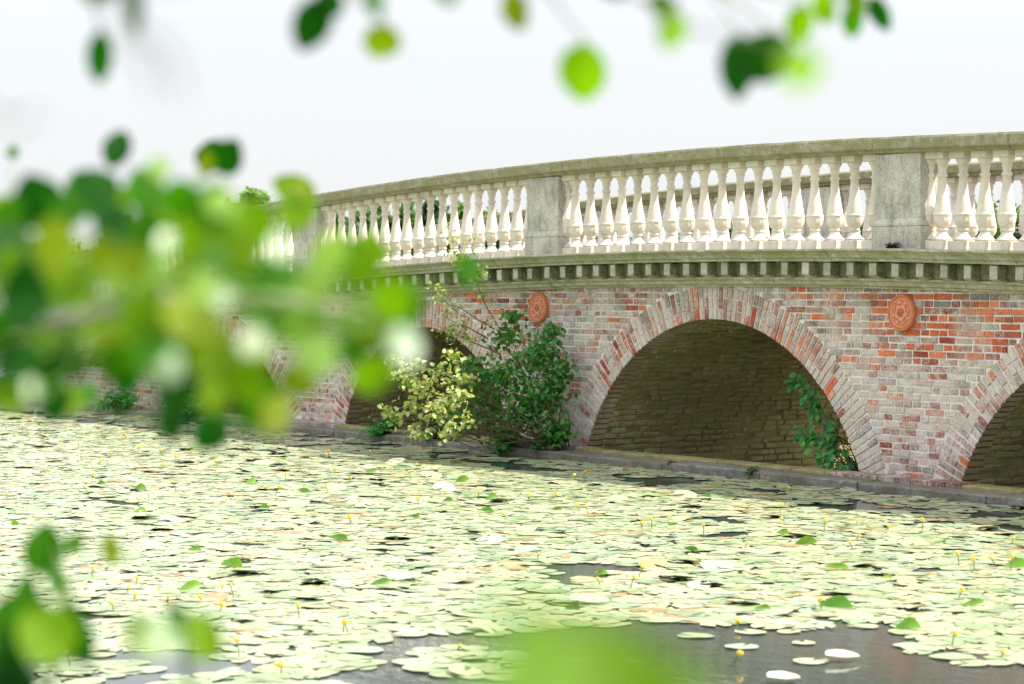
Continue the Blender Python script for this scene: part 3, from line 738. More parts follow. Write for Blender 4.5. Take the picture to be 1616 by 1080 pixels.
# climbing plant on the inside of the large arch
def vault_point(px, py):
    d = ray(px, py).normalized(); xc, hs_, zt, r_, c = AR[0]; t = 5.0
    for _ in range(4000):
        p = CAMP + d * t
        if p.y > 0.0 and ((p.x - xc) ** 2 + (p.z - c) ** 2 >= r_ * r_): return p
        if p.y > W: return p
        t += 0.01
    return p
root = vault_point(1345, 742)
root = Vector((AR[0][0] + 2.05, 0.28, 0.10))
iv = thing('climbing_plant', 'dark green trailing plant with broad leaves under the right side of the large arch', 'plant', root)
st, fo = MB(), MB()
IVY = [(0.05, 0.24, 0.06), (0.07, 0.28, 0.06), (0.035, 0.18, 0.05), (0.10, 0.28, 0.05)]
for px, py, rr, n in ((1262, 606, 20, 34), (1278, 625, 20, 34), (1290, 650, 16, 20), (1280, 645, 14, 14), (1275, 690, 18, 26), (1290, 685, 20, 34), (1262, 682, 12, 14), (1312, 665, 12, 14), (1315, 700, 16, 24), (1320, 725, 18, 30), (1335, 740, 18, 34), (1310, 690, 14, 16), (1345, 748, 12, 20), (1302, 728, 14, 22), (1300, 742, 10, 14), (1292, 714, 10, 12), (1322, 745, 12, 18)):
    c = at_y(px, py, 0.25 + rng.uniform(-.06, .06)); s_ = rr / FPX * 22
    st.tube([q for q in wobble_path(Vector((0, 0, 0)), c - root, 6, 0.15)], [0.008 - 0.001 * i for i in range(7)], 4, (0.07, 0.06, 0.03))
    for _ in range(int(n * 0.62)):
        p = c - root + Vector((rng.gauss(0, .62), rng.gauss(0, .3), rng.gauss(0, .55))) * s_
        v, f = leaf_verts(p, rng.uniform(0.055, 0.10), Vector((0.3, -0.9, 0.7)) + rvec() * 0.5, Vector((0, 0, -1)) + rvec() * 0.8, 'round'); fo.add(v, f, jit(rng.choice(IVY), 0.3))
st.build('stem', M['bark'], iv); fo.build('foliage', M['shrub'], iv)
# loose bricks and stones on the ledge
def loose(px, py, Y, L, label, col):
    b = MB(); b.box(-L/2, L/2, -0.055, 0.055, 0, 0.062, col, 0.008, 0.2); p = on_ledge(px, py, Y, 0.089)
    o = b.build('loose_brick', M['brick'], None); o.location = p; o.rotation_euler = (0, 0, rng.uniform(-.15, .15)); tag(o, label, 'brick')
loose(862, 716, -.45, 0.30, 'loose red brick lying on the ledge at the foot of the sapling', (0.30, 0.12, 0.08))
loose(318, 652, -.40, 0.24, 'broken brick on the far left ledge seen below the blurred leaves', (0.34, 0.20, 0.13))

# ------------------------------------------------------------------ water lilies
def pad_mesh(i):
    m_ = MB(); n = 18; r_ = 1.0; notch = rng.uniform(0.18, 0.35); V = [(0, 0, 0.0)]; a0 = notch; w1, w2 = rng.uniform(0, 6), rng.uniform(0, 6)
    asp = rng.uniform(0.84, 1.0)
    for ring, (q, zz) in enumerate(((0.55, 0.0), (0.93, 0.008), (1.0, 0.018))):
        for k in range(n + 1):
            a = a0 + (2 * math.pi - 2 * a0) * k / n; b = q * (1 + 0.035 * math.sin(3 * a + w1) + 0.02 * math.sin(7 * a + w2))
            hz = zz * (0.5 + 0.9 * math.sin(2 * a + w2)) + (0.010 * math.sin(5 * a + w1) if ring == 2 else 0)
            V.append((b * math.cos(a), asp * b * math.sin(a), hz))
    m1 = n + 1; F = [(0, 1 + k, 2 + k) for k in range(n)]
    for ring in range(2):
        for k in range(n): F.append((1 + ring*m1 + k, 1 + (ring+1)*m1 + k, 1 + (ring+1)*m1 + k+1, 1 + ring*m1 + k+1))
    return V, F
PADV = [pad_mesh(i) for i in range(14)]
PADC = [(0.29, 0.32, 0.20), (0.25, 0.30, 0.18), (0.34, 0.35, 0.23), (0.29, 0.34, 0.25), (0.37, 0.36, 0.23), (0.22, 0.28, 0.15), (0.40, 0.37, 0.25)]
PADM = []
for i, (v, f) in enumerate(PADV):
    m_ = MB(); m_.add(v, f, PADC[i % len(PADC)]); PADM.append(m_.mesh('lily_pad', M['pad'], True))
# edge of the open water near the camera, traced as points on the water
EDGE = [(-400, 1040), (0, 1045), (120, 1035), (250, 1022), (370, 1028), (450, 1040), (560, 1012), (700, 1004), (860, 1000), (960, 985), (1020, 975), (1110, 985), (1200, 992), (1260, 996), (1330, 985), (1400, 1005), (1450, 1030), (1520, 1042), (1570, 1056), (1616, 1050), (1900, 1065), (2600, 1050)]
def edge_y(px):
    for (a, b), (c, d) in zip(EDGE[:-1], EDGE[1:]):
        if a <= px <= c: return b + (d - b) * (px - a) / (c - a)
    return EDGE[0][1] if px < EDGE[0][0] else EDGE[-1][1]
pads = []
sp = 0.122
y = -14.0
rowi = 0
while y < -0.66:
    x = -46.0 + (rowi % 2) * sp / 2
    while x < 0:
        X, Y = x + rng.uniform(-.07, .07), y + rng.uniform(-.07, .07); x += sp
        q = proj((X, Y, 0))
        if q is None or q[0] < -260 or q[0] > 2500 or q[1] > 1230 or Y > -0.68: continue
        ed = edge_y(q[0]) + 10 * N3(X * 2.1, Y * 2.1, 2)
        if q[1] > ed: 
            if q[0] < 600 and q[1] > ed + 6 and N3(X * 1.9, Y * 1.9, 8) > -0.02: pass
            elif q[0] >= 600 and q[0] < 980 and N3(X * 1.2, Y * 1.2, 4) > 0.05: pass
            else: continue
        hole = N3(X * 0.9, Y * 1.6, 1) + 0.55 * N3(X * 3.1, Y * 4.0, 5)
        thr = 0.50
        if Y > -2.2: thr = 0.20 + 0.05 * (X < -27)
        if hole > thr: continue
        if rng.random() < 0.02: continue
        pads.append((q[2], X, Y, rng.uniform(0.070, 0.128), q))
    y += sp * 0.87; rowi += 1
special = [(1098, 1003, 0.112), (1170, 1020, 0.098), (1268, 1014, 0.075), (1280, 1043, 0.106), (1185, 997, 0.10), (1130, 985, 0.11), (1240, 985, 0.08)]
pads.sort()
inview = [p for p in pads if 0 < p[4][0] < 1616 and p[4][1] < 1090]
chosen = set(id(p) for p in inview[:290])
mass = MB(); LAB = 'round pale green lily pad floating among its crowded neighbours at the near edge'
for p in pads:
    _, X, Y, r_, q = p; k = rng.randrange(len(PADV)); rz = rng.uniform(0, 6.28); tx, ty = rng.gauss(0, .008), rng.gauss(0, .008)
    if rng.random() < 0.04: tx, ty = rng.gauss(0, .10), rng.gauss(0, .10)
    zz = 0.003 + rng.uniform(0, 0.006) + (abs(tx) + abs(ty)) * r_ * 0.5
    if id(p) in chosen:
        o = link_copy(PADM[k], 'lily_pad', None, (X, Y, zz), (tx, ty, rz), r_)
        tag(o, LAB, 'lily pad', 'lily pads floating at the near edge of the pond')
    else:
        Mx = Matrix.Translation((X, Y, zz)) @ Matrix.Rotation(rz, 4, 'Z') @ Matrix.Rotation(tx, 4, 'X') @ Matrix.Rotation(ty, 4, 'Y') @ Matrix.Scale(r_, 4)
        v, f = PADV[k]; c = rng.choice(PADC)
        if rng.random() < 0.03: c = (0.30, 0.20, 0.09)
        mass.add([Mx @ Vector(a) for a in v], f, jit(c, 0.15))
tag(mass.build('lily_pads', M['pad'], smooth=True), 'dense carpet of lily pads covering the pond up to the bridge', 'lily pads', kind='stuff')
SPL = ['pale green lily pad alone on dark open water, left of the others', 'yellowish lily pad floating at the edge of the dark open water', 'small round lily pad near the middle of the dark open water', 'large oval lily pad lowest in the dark open water',
       'yellow green lily pad touching the front edge of the carpet', 'overlapping lily pad on the ragged edge above the open water', 'small lily pad against the ragged edge of the carpet']
for (px, py, r_), lab in zip(special, SPL):
    p = at_z(px, py, 0.008); o = link_copy(PADM[rng.randrange(14)], 'lily_pad', None, p, (0, 0, rng.uniform(0, 6)), r_); tag(o, lab, 'lily pad', 'lily pads floating at the near edge of the pond')
# pale upturned pads
for px, py, r_, lab in ((1330, 1036, 0.075, 'curled whitish dead leaf floating on the dark open water'), (1237, 1070, 0.07, 'whitish curled leaf at the bottom edge of the open water'), (632, 912, 0.075, 'pale curled leaf lying across the lily carpet'), (930, 948, 0.10, 'long pale folded leaf among the blurred lily pads'), (583, 738, 0.06, 'pale folded leaf standing near the shaded ledge')):
    m_ = MB(); v, f = PADV[3]; v = [(a[0] * r_ * 1.3, a[1] * r_ * 0.55, a[2] * r_ + 0.35 * r_ * abs(a[1]) * (1 if a[1] > 0 else 0.3)) for a in v]; m_.add(v, f, (0.42, 0.41, 0.32))
    o = m_.build('floating_leaf', M['pad'], None, True); o.location = at_z(px, py, 0.03); o.rotation_euler = (0.15, 0.1, YAW + rng.uniform(-.3, .3)); tag(o, lab, 'leaf')
# standing folded leaves
COLB = [(110, 'at the far left edge'), (300, 'right of the far left edge'), (545, 'below the pier behind the blurred leaves'), (905, 'below the sapling'), (1370, 'below the large arch'), (9999, 'below the right brick pier')]
ROWB = [(760, 'near the ledge'), (860, 'in mid pond'), (9999, 'toward the camera')]
ORD = ['leftmost', 'second', 'third', 'fourth', 'fifth', 'sixth', 'seventh', 'eighth', 'ninth', 'tenth', 'eleventh', 'twelfth', 'thirteenth', 'fourteenth', 'fifteenth', 'sixteenth']
def place_labels(pts, what):
    cells = {}
    for i, (px, py) in enumerate(pts):
        c = (next(n for l, n in COLB if px < l), next(n for l, n in ROWB if py < l)); cells.setdefault(c, []).append((px, i))
    res = {}
    for (cn_, rn_), L_ in cells.items():
        L_.sort()
        for k, (_, i) in enumerate(L_):
            if len(L_) == 1: res[i] = 'only %s %s, %s' % (what, cn_, rn_)
            else: res[i] = '%s %s%s %s, %s' % (ORD[min(k, 15)], '' if k == 0 else 'from left ', what, cn_, rn_)
    return res
RAISED = [(218, 765, 1.0), (397, 755, .9), (478, 769, .9), (414, 795, .8), (223, 800, .8), (308, 862, .7), (367, 888, 1.1), (302, 922, 1.1), (535, 845, 1.1), (730, 753, 1.0), (766, 800, .9), (705, 783, .8), (1320, 890, 1.1), (1430, 985, 1.0),
          (1318, 952, 1.3), (1538, 948, 1.0), (588, 738, 1.0), (1112, 776, .8), (1271, 852, 1.1), (602, 915, 1.0), (1605, 888, 1.2), (778, 780, .9), (1402, 905, .6), (1236, 836, .7), (446, 718, .7), (1090, 862, .7), (20, 822, .7), (655, 810, .6), (1205, 955, .7), (880, 798, .6), (158, 757, .6), (950, 900, .6), (1060, 822, .6), (1490, 850, .6)]
RLAB = place_labels([(a[0], a[1]) for a in RAISED], 'standing green leaf')
for i, (px, py, s_) in enumerate(RAISED):
    p = at_z(px, py + 8, 0.01); m_ = MB(); V = []; n = 10; tall = rng.uniform(0.5, 1.0)
    for jn in range(5):
        q = jn / 4
        for k in range(n + 1):
            a = math.pi * k / n; rr = 0.078 * s_ * q
            V.append((rr * math.cos(a) * (1.05 - 0.4 * math.sin(a)) + 0.25 * rr * math.sin(a), 0.35 * rr * math.sin(a) + 0.02 * q * q * math.cos(2*a), rr * math.sin(a) * tall * 0.95 + 0.004))
    F = [(jn*(n+1) + k, jn*(n+1) + k+1, (jn+1)*(n+1) + k+1, (jn+1)*(n+1) + k) for jn in range(4) for k in range(n)]
    m_.add(V, F, jit(rng.choice([(0.13, 0.26, 0.03), (0.10, 0.22, 0.03), (0.17, 0.30, 0.04)]), .15))
    o = m_.build('raised_lily_leaf', M['shrub'], None, True); o.location = p; o.rotation_euler = (rng.uniform(-.3, .3), rng.uniform(-.2, .2), YAW + rng.uniform(-0.7, 0.7))
    tag(o, RLAB[i], 'lily leaf', 'lily leaves standing up out of the carpet')
# flowers
FA = [(130,70),(110,100),(155,130),(85,125),(175,162),(255,152),(310,150),(365,155),(465,155),(10,148),(110,165),(90,185),(225,190),(290,190),(515,200),(595,212),(650,235),(708,218),(765,182),(925,203),(370,255),(175,285),(345,305),(315,348),(25,370),(550,378),(515,395),(640,328),(605,265),(800,285),(795,250),(1060,300),(1120,275),(980,350),(1035,350),(1295,460),(345,655),(510,685),(480,720),(503,750),(623,755),(738,757),(825,715),(855,715),(823,787),(415,780),(1278,853),(880,918),(245,965),(1045,1010),(1103,785),(1205,345),(1240,282)]
FB = [(430,290),(550,262),(690,260),(905,277),(1015,268),(1105,318),(1145,322),(135,370),(1385,395),(1425,375),(145,200),(1195,630),(1350,622),(1385,578),(118,820),(945,525),(610,915),(790,350)]
FC = [(35,278),(290,285),(615,258),(790,270),(927,270),(932,330),(893,355),(1570,340),(1342,405),(1570,418),(1480,425),(775,595),(1360,555),(1528,810),(1328,735),(435,685),(435,820),(35,457),(470,360)]
FO = [(518, 712, 'orange yellow lily flower at the shadow edge, leftmost along the ledge'), (585, 712, 'orange yellow lily flower in the shade below the weed tuft'), (658, 733, 'deep yellow lily flower at the edge of the shade below the sapling'), (645, 744, 'yellow lily flower low beside a taller one at the shade edge'),
      (746, 721, 'orange lily flower on a tall stalk in the shaded water below the sapling'), (906, 750, 'yellow lily flower, left one of a pair in front of the large arch'), (923, 745, 'orange lily flower, right one of a pair in front of the large arch'), (962, 765, 'orange yellow lily flower right of the pair, on the sunlit edge'),
      (1245, 770, 'yellow lily flower in the shaded water below the large arch'), (1233, 797, 'bright yellow lily flower where the shade ends below the large arch'), (1403, 831, 'fat yellow lily flower below the brick pier'), (1455, 821, 'yellow lily flower by the dark gap below the brick pier'), (1536, 883, 'yellow lily flower beside a pale curled leaf near the photo edge')]
fl_pts = [(x / 2.348, 620 + y / 2.348, None) for x, y in FA] + [(500 + x / 2.7, 680 + y / 2.7, None) for x, y in FB] + [(1000 + x / 2.623, 720 + y / 2.623, None) for x, y in FC] + FO
plain = [i for i, a in enumerate(fl_pts) if a[2] is None]
_pl = place_labels([fl_pts[i][:2] for i in plain], 'small yellow flower'); FLAB = {i: _pl[k] for k, i in enumerate(plain)}
def flower_meshes(col):
    hd = MB()
    for k in range(5):
        a = 2 * math.pi * k / 5; V = []
        for i in range(5):
            t = i / 4; rr = 0.024 * math.sin(math.pi * (0.12 + 0.62 * t)) ; hz = 0.040 * t
            for jn in (-1, 0, 1):
                b = a + jn * 0.62 * math.sin(math.pi * (0.15 + 0.75 * t)); q = rr * (1.05 if jn == 0 else 1.0); V.append((q * math.cos(b), q * math.sin(b), hz + (0.003 if jn == 0 and i == 4 else 0)))
        hd.add(V, [(i*3 + jn, i*3 + jn+1, (i+1)*3 + jn+1, (i+1)*3 + jn) for i in range(4) for jn in range(2)], col)
    ct = MB(); ct.lathe([(0.004, 0.0), (0.010, 0.006), (0.012, 0.022), (0.017, 0.029), (0.014, 0.034), (0.004, 0.032)], 0, 0, 0, 12, (0.75, 0.50, 0.05))
    return hd.mesh('petals', M['petal'], True), ct.mesh('stigma', M['petal'], True)
FM = [flower_meshes((0.78, 0.62, 0.12)), flower_meshes((0.85, 0.42, 0.02))]
for fi, (px, py, lab) in enumerate(fl_pts):
    h = rng.uniform(0.03, 0.10); p = at_z(px, py, h); 
    if p.y > -0.7: p = at_y(px, py, -0.75); h = max(0.03, p.z)
    k = 1 if lab and 'orange' in lab else 0
    t = thing('water_lily_flower', lab or FLAB[fi], 'flower', (p.x, p.y, 0), 'yellow lily flowers standing above the pads')
    lean = Vector((rng.uniform(-.04, .04), rng.uniform(-.04, .04), 0)); s_ = rng.uniform(0.5, 0.85)
    m_ = MB(); m_.tube([Vector((0, 0, h)), Vector((0, 0, h * 0.6)) + lean * 0.4, lean + Vector((0, 0, -0.02))], [0.004, 0.0035, 0.004], 5, (0.10, 0.16, 0.04)); m_.build('stalk', M['stalk'], t)
    ro = (rng.uniform(-.4, .4), rng.uniform(-.4, .4), rng.uniform(0, 6))
    link_copy(FM[k][0], 'petals', t, (0, 0, h - 0.012), ro, s_); link_copy(FM[k][1], 'stigma', t, (0, 0, h - 0.010), ro, s_)

# ------------------------------------------------------------------ trees beyond the bridge
def tree(p, h, r_, n, pal, label, size=0.30, name='tree', trunk_h=0.3, clumps=34):
    t = thing(name, label, 'tree', p, 'trees on the bank beyond the bridge'); tr, cr = MB(), MB()
    P = wobble_path((0, 0, -0.3), (0, 0, h * 0.8), 6, 0.05); tr.tube(P, [h * 0.03 * (1 - 0.75 * i / 6) for i in range(7)], 7, (0.10, 0.08, 0.06))
    cs = []
    for _ in range(clumps):
        v = rvec() * (rng.random() ** 0.4); c = Vector((v.x * r_ * 0.85, v.y * r_ * 0.85, h * (trunk_h + (1 - trunk_h) * 0.5) + v.z * h * (1 - trunk_h) * 0.46)); cs.append(c)
        a = P[min(6, max(1, int(6 * c.z / h * 0.8)))]; tr.tube(wobble_path(a, c, 3, 0.1), [h * 0.010, h * 0.008, h * 0.005, h * 0.002], 4, (0.10, 0.08, 0.06))
    for _ in range(n):
        c = rng.choice(cs); q = c + Vector((rng.gauss(0, 1), rng.gauss(0, 1), rng.gauss(0, .8))) * r_ * 0.17
        nn = (rvec() + Vector((0, 0, .6))).normalized(); u = nn.orthogonal().normalized(); v = nn.cross(u); a = rng.uniform(0, 6.28); s_ = size * rng.uniform(0.5, 1.1)
        u, v = (u * math.cos(a) + v * math.sin(a)) * s_, (v * math.cos(a) - u * math.sin(a)) * s_ * 0.6
        cr.add([q - u, q - v * 0.9, q + u, q + v], [(0, 1, 2, 3)], jit(rng.choice(pal), .25))
    tr.build('trunk', M['bark'], t); cr.build('crown', M['far'], t)
TP = [(0.08, 0.16, 0.05), (0.10, 0.19, 0.05), (0.05, 0.12, 0.05), (0.13, 0.22, 0.07)]
TD = [(0.035, 0.09, 0.045), (0.05, 0.12, 0.05), (0.04, 0.10, 0.065)]
def far_tree(px, ytop, dist, rpx, pal, label, n=2600, size=None, name='tree'):
    p = CAMP + ray(px, HORIZ) * dist; top = CAMH + (HORIZ - ytop) / FPX * dist; z0 = ground_h(p.x, p.y)
    z0 = max(z0, -0.2); h = top - z0; r_ = rpx / FPX * dist
    tree(Vector((p.x, p.y, z0)), h, r_, n, pal, label, size or dist * 0.0022, name)
far_tree(405, 290, 118, 32, [(0.22, 0.32, 0.13), (0.16, 0.26, 0.09)], 'round topped pale green tree rising above the far end of the handrail', 3500)
BT = [(540, 322, 110, 34), (585, 312, 120, 38), (632, 316, 112, 36), (676, 312, 125, 40), (722, 322, 115, 34), (762, 330, 128, 36), (806, 345, 120, 30), (846, 352, 130, 34), (900, 366, 125, 36), (960, 370, 135, 40), (1020, 366, 130, 42), (1085, 362, 125, 42), (1150, 358, 130, 44), (1215, 352, 120, 44), (1285, 352, 128, 46), (1350, 345, 120, 44), (1420, 340, 125, 48)]
MB_N = ['first', 'second', 'third', 'fourth', 'fifth', 'sixth', 'seventh', 'eighth', 'ninth', 'tenth', 'eleventh']
LB = ['leafy tree behind the balusters left of the sapling tip', 'tallest dark tree seen between the balusters of the left bay', 'dark tree in the middle of the row behind the left balusters', 'full green tree behind the balusters above the sapling', 'low tree seen through the last balusters before the left pedestal', 'bushy tree between balusters just left of the pedestal']
for i, (px, yt, d, rp_) in enumerate(BT):
    far_tree(px, yt, d, rp_, TP if i % 3 else TD, LB[i] if i < 6 else '%s low tree from the left pedestal, glimpsed low between the middle balusters' % MB_N[i - 6], 2200)
far_tree(1530, 305, 70, 70, TP, 'leafy bright green tree behind the balusters at the right edge', 5000, 0.13)
far_tree(1610, 300, 75, 60, TP, 'bright green tree cut by the right edge of the photo', 4000, 0.13)
far_tree(1460, 325, 78, 40, TP, 'green tree peeping out right of the tall grey pedestal', 2600, 0.13)
far_tree(8, 368, 70, 26, TD, 'dark bluish tree at the left edge behind the blurred leaves', 2600)
far_tree(60, 395, 72, 45, TD, 'dark tree behind the blurred leaves near the left edge', 2600)
far_tree(130, 385, 75, 45, TP, 'green tree hidden behind the blurred leaves on the left', 2600)
far_tree(200, 345, 85, 40, TD, 'dark green tree showing in a gap of the blurred leaves', 2600)
far_tree(290, 318, 95, 45, TP, 'green tree behind the big blurred leaf cluster', 2600)
far_tree(345, 310, 100, 38, TD, 'darker tree left of the round topped one', 2600)
far_tree(470, 330, 110, 36, TP, 'green tree right of the round topped one, behind blurred leaves', 2600)
# plants on the abutment at far left
for px, py, lab in ((165, 575, 'pale leaved weed growing out of the far left brick wall'), (5, 600, 'green bush at the water on the far left edge'), (60, 640, 'green weeds along the waterline at the far left'), (200, 640, 'dark weeds on the ledge below the far left wall'), (305, 630, 'green ivy at the shaded arch behind the blurred leaves')):
    p = at_y(px, py, -0.10 if py < 590 else -0.5); 
    if py > 590: p.z = 0.08
    frond_plant('weed', lab, p, 40, 0.6, G_LITE if px == 165 else FERN, leaflet=0.09, droop=0.4)

# ------------------------------------------------------------------ foreground: the alder overhanging the camera, and bank shrubs
LG = {'d': (0.008, 0.075, 0.004), 'm': (0.040, 0.15, 0.004), 'v': (0.15, 0.27, 0.006), 'o': (0.17, 0.23, 0.010), 'l': (0.24, 0.38, 0.09), 'w': (0.55, 0.66, 0.48)}  # 'w': sky glare on glossy leaves, painted in as a pale colour
def view_leaf(mb, px, py, dist, w_px, h_px, ang, ckey, org, twist=0.5):
    c = at_d(px, py, dist); back = (CAMP - c).normalized(); right = CAMR @ Vector((1, 0, 0)); up = CAMR @ Vector((0, 1, 0))
    n = (back + right * rng.uniform(-twist, twist) + up * rng.uniform(-twist, twist)).normalized()
    t = (up * math.cos(ang) + right * math.sin(ang)); L = h_px / FPX * dist * 1.05
    v, f = leaf_verts(Vector((0, 0, 0)), L, n, t, 'round', rng.uniform(0.03, 0.15), rng.uniform(0.05, 0.25))
    k = (w_px / h_px) / 0.84; tt = (t - n * t.dot(n)).normalized(); s_ = n.cross(tt)
    V = []
    for q in v:
        sc = q.dot(s_); q2 = q + s_ * (sc * (k - 1)) - tt * L * 0.5; V.append(q2 + c - org)
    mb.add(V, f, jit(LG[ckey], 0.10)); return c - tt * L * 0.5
trunk = Vector((-4.2, -17.2, 0.42))
al = thing('alder_tree', 'near tree whose big blurred green leaves overhang the left of the photo', 'tree', trunk)
tk = MB(); tk.tube([Vector((0, 0, -0.3)), Vector((.05, .02, 1.0)), Vector((-.04, .06, 2.4)), Vector((.1, .1, 4.2)), Vector((.2, .05, 6.2))], [0.17, 0.14, 0.12, 0.09, 0.04], 12, (0.14, 0.12, 0.10)); tk.build('trunk', M['bark'], al)
# left bough
LEFT = []
def L(*a): LEFT.append(a)
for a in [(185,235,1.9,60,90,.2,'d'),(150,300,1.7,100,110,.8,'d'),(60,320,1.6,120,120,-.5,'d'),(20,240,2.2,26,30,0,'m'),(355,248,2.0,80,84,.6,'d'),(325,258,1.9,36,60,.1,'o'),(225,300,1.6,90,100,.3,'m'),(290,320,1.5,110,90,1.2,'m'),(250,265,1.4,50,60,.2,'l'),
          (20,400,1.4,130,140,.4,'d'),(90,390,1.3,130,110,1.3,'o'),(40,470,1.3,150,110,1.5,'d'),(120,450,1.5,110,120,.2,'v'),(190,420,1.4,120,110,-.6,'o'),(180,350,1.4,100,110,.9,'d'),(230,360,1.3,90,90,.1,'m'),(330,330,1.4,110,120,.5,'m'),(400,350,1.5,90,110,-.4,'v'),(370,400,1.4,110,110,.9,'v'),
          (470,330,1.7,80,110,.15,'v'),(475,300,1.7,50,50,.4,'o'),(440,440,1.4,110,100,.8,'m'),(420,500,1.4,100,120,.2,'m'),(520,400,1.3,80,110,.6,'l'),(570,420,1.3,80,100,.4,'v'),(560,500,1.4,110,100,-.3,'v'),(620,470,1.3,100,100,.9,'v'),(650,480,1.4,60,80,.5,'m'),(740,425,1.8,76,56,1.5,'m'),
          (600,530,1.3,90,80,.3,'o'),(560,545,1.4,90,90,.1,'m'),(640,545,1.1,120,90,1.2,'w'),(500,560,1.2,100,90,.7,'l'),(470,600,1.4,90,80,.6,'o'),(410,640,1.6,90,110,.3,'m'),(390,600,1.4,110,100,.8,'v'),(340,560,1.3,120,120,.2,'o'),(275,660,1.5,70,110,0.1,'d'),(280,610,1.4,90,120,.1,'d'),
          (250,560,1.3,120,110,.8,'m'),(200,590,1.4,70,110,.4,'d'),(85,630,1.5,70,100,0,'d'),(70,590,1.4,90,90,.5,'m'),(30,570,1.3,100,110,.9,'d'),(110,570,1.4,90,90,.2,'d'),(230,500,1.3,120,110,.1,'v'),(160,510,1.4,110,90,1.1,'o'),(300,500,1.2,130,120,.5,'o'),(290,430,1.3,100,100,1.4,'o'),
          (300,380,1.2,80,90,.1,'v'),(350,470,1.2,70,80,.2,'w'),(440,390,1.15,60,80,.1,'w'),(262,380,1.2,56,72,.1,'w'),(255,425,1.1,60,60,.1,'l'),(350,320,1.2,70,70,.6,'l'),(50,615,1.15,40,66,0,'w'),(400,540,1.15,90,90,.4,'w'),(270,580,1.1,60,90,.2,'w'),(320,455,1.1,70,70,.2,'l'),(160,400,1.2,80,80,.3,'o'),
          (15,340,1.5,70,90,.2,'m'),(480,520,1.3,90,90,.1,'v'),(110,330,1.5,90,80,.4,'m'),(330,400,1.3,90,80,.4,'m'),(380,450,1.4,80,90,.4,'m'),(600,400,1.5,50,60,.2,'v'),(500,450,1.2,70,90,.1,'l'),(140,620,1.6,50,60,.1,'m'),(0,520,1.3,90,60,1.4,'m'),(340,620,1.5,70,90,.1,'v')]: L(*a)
bo = MB(); fo = MB(); fw = MB(); roots_ = []
extra = []
for a in LEFT:
    if a[6] in 'wl': continue
    for _ in range(1 if rng.random() < 0.55 else 0):
        extra.append((a[0] + rng.uniform(-75, 75), a[1] + rng.uniform(-60, 60), a[2] * rng.uniform(0.95, 1.35), rng.uniform(45, 75), rng.uniform(50, 85), rng.uniform(-1.5, 1.5), rng.choice('mvvo' if a[6] != 'd' else 'dmv')))
extra = [e for e in extra if e[1] > 235 + max(0, e[0] - 420) * 0.75 and not (380 < e[0] < 445 and e[1] < 345) and e[0] < 640]
LEFT = [(a[0], a[1], a[2], a[3] * (.50 if a[6] == 'w' else .74), a[4] * (.55 if a[6] == 'w' else .76), a[5], a[6]) for a in LEFT] + extra
for a in LEFT:
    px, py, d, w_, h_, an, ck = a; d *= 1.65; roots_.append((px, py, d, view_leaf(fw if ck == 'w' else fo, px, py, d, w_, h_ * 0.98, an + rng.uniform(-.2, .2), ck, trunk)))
br0 = Vector((-.02, .04, 1.75)); limb = [br0, at_d(-420, 560, 3.04) - trunk, at_d(-60, 520, 2.48) - trunk, at_d(90, 508, 2.32) - trunk, at_d(250, 470, 2.24) - trunk, at_d(430, 470, 2.21) - trunk, at_d(600, 500, 2.16) - trunk]
bo.tube(limb, [0.035, 0.016, 0.0095, 0.008, 0.006, 0.004, 0.002], 8, (0.42, 0.38, 0.33))
for px, py, d, q in roots_:
    j = min(range(2, len(limb)), key=lambda k: (limb[k] + trunk - q).length); bo.tube(wobble_path(limb[j], q - trunk, 4, 0.12), [0.0022, 0.002, 0.0016, 0.0012, 0.001], 4, (0.10, 0.20, 0.03))
bo.build('branch', M['bark'], al); fo.build('foliage', M['leaf'], al); fw.build('foliage', M['sheen'], al)
# overhanging top branch
TOP = [(157,92,2.6,40,88,.05,'d'),(492,38,2.5,62,92,.45,'d'),(520,5,2.5,50,50,.8,'d'),(602,66,2.7,62,58,.3,'o'),(812,16,2.6,66,44,1.3,'o'),(920,115,2.6,78,98,.15,'v'),(1060,48,2.2,50,66,.1,'l'),(1045,8,2.4,50,40,.3,'m'),(1165,105,2.6,60,104,.05,'d'),(1205,92,2.6,78,92,1.0,'d'),
       (1262,38,2.8,46,66,.3,'v'),(1300,10,3.0,60,40,1.3,'v'),(1345,34,3.3,34,56,.05,'m'),(1388,22,3.5,32,60,-.4,'d'),(1262,108,1.5,70,70,.2,'l'),(590,0,2.2,60,30,1.4,'m'),(210,0,2.0,120,30,1.5,'d'),(150,-20,2.2,70,50,.4,'d'),(1350,0,3.1,60,34,1.3,'v'),(700,-25,2.2,70,40,1.2,'m'),(960,-30,2.4,70,40,1.0,'m')]
bo = MB(); fo = MB(); tl = [Vector((0.1, 0.1, 4.0)), at_d(-300, -420, 2.6) - trunk, at_d(100, -150, 2.5) - trunk, at_d(480, -70, 2.5) - trunk, at_d(820, -60, 2.55) - trunk, at_d(1100, -40, 2.7) - trunk, at_d(1300, -22, 3.1) - trunk, at_d(1420, -18, 3.5) - trunk]
bo.tube(tl, [0.03, 0.016, 0.009, 0.007, 0.006, 0.005, 0.004, 0.002], 8, (0.25, 0.22, 0.18))
for px, py, d, w_, h_, an, ck in TOP:
    lf = MB(); q = view_leaf(lf, px, py, d, w_, h_, math.pi + an, ck, trunk, 0.25); lf.build('leaf', M['leaf'], al)
    j = min(range(2, len(tl)), key=lambda k: (tl[k] + trunk - q).length); bo.tube(wobble_path(tl[j], q - trunk, 4, 0.08), [0.0026, 0.002, 0.0018, 0.0014, 0.001], 4, (0.16, 0.18, 0.07))
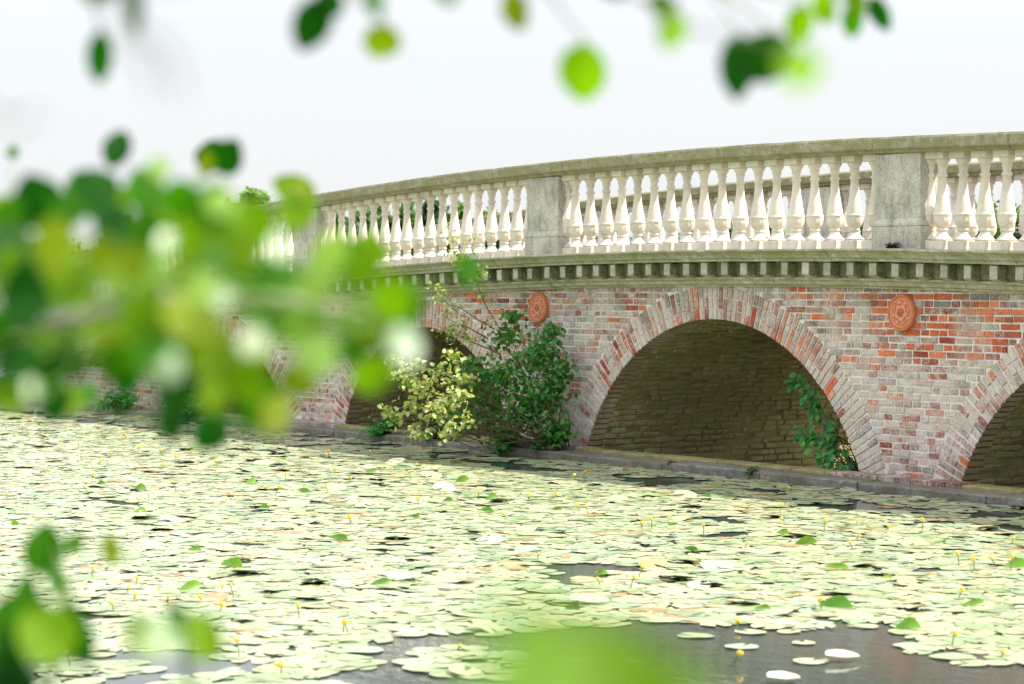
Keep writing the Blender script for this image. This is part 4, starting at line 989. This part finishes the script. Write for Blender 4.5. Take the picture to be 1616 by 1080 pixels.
for P in ([(120, -60, 1.3), (190, 40, 1.15), (262, 70, 1.1), (285, 150, 1.1)], [(190, 40, 1.15), (235, 100, 1.1), (245, 140, 1.1)], [(-60, 150, 1.4), (20, 195, 1.2), (60, 180, 1.2)]):
    bo.tube([at_d(*q) - trunk for q in P], 0.0013, 5, (0.12, 0.12, 0.08))
bo.build('branch', M['bark'], al)
# bottom left sprig on the bank, bottom centre leaves close to the lens
def sprig(name, label, root, leaves, stems_):
    t = thing(name, label, 'shrub', root); s_, f_ = MB(), MB(); qs = []; K = 1.45 if 'bank_shrub' in name else 1.0
    for st_ in stems_:
        P = [Vector((0, 0, 0))] + [at_d(q[0], q[1], q[2] * K) - root for q in st_]; s_.tube(P, [0.006 - 0.0045 * i / len(P) for i in range(len(P))], 6, (0.12, 0.20, 0.05)); qs += P[1:]
    for px, py, d, w_, h_, an, ck in leaves:
        q = view_leaf(f_, px, py, d * K, w_, h_, an, ck, root, 0.35) - root; a = min(qs, key=lambda k: (k - q).length); s_.tube([a, (a + q) / 2, q], [0.0018, 0.0015, 0.001], 4, (0.12, 0.2, 0.05))
    s_.build('stem', M['bark'], t); f_.build('foliage', M['leaf'], t)
def gr(px, dist): 
    p = at_d(px, 1080, dist); return Vector((p.x, p.y, ground_h(p.x, p.y)))
sprig('bank_shrub', 'blurred green sprig rising into the lower left corner of the photo', gr(40, 2.6),
      [(70,868,2.0,66,84,.1,'m'),(118,858,2.4,30,34,.5,'m'),(176,868,2.3,48,30,1.4,'o'),(92,920,1.9,34,60,-.3,'m'),(40,935,1.8,40,60,.2,'m'),(30,985,1.6,110,120,.5,'m'),(75,1000,1.5,100,100,-.7,'v'),(122,1000,1.7,56,110,-.3,'d'),(10,1050,1.5,70,110,.1,'d'),(228,1000,1.5,60,70,-.7,'l'),(285,985,1.7,36,80,-.5,'m'),(322,1005,1.6,56,84,-.2,'v'),(20,1080,1.5,90,70,.1,'d'),(255,1010,1.3,60,60,.2,'w')],
      [[(60, 1200, 1.9), (95, 1000, 1.8), (105, 920, 1.9), (85, 870, 2.0)], [(220, 1200, 1.8), (300, 1090, 1.7), (290, 1000, 1.65)], [(0, 1180, 1.7), (10, 1060, 1.6), (30, 960, 1.7)]])
sprig('bank_sapling', 'very blurred bright green leaf rising at the bottom centre of the photo', gr(1000, 1.0),
      [(1000,1072,0.85,210,130,1.1,'v'),(870,1062,0.60,260,190,1.3,'l'),(1080,1100,0.8,120,90,1.0,'v'),(790,1100,.6,150,110,1.4,'l'),(1000,1150,.8,160,120,.3,'v')],
      [[(1000, 1500, .9), (990, 1180, .82), (960, 1080, .75)]])
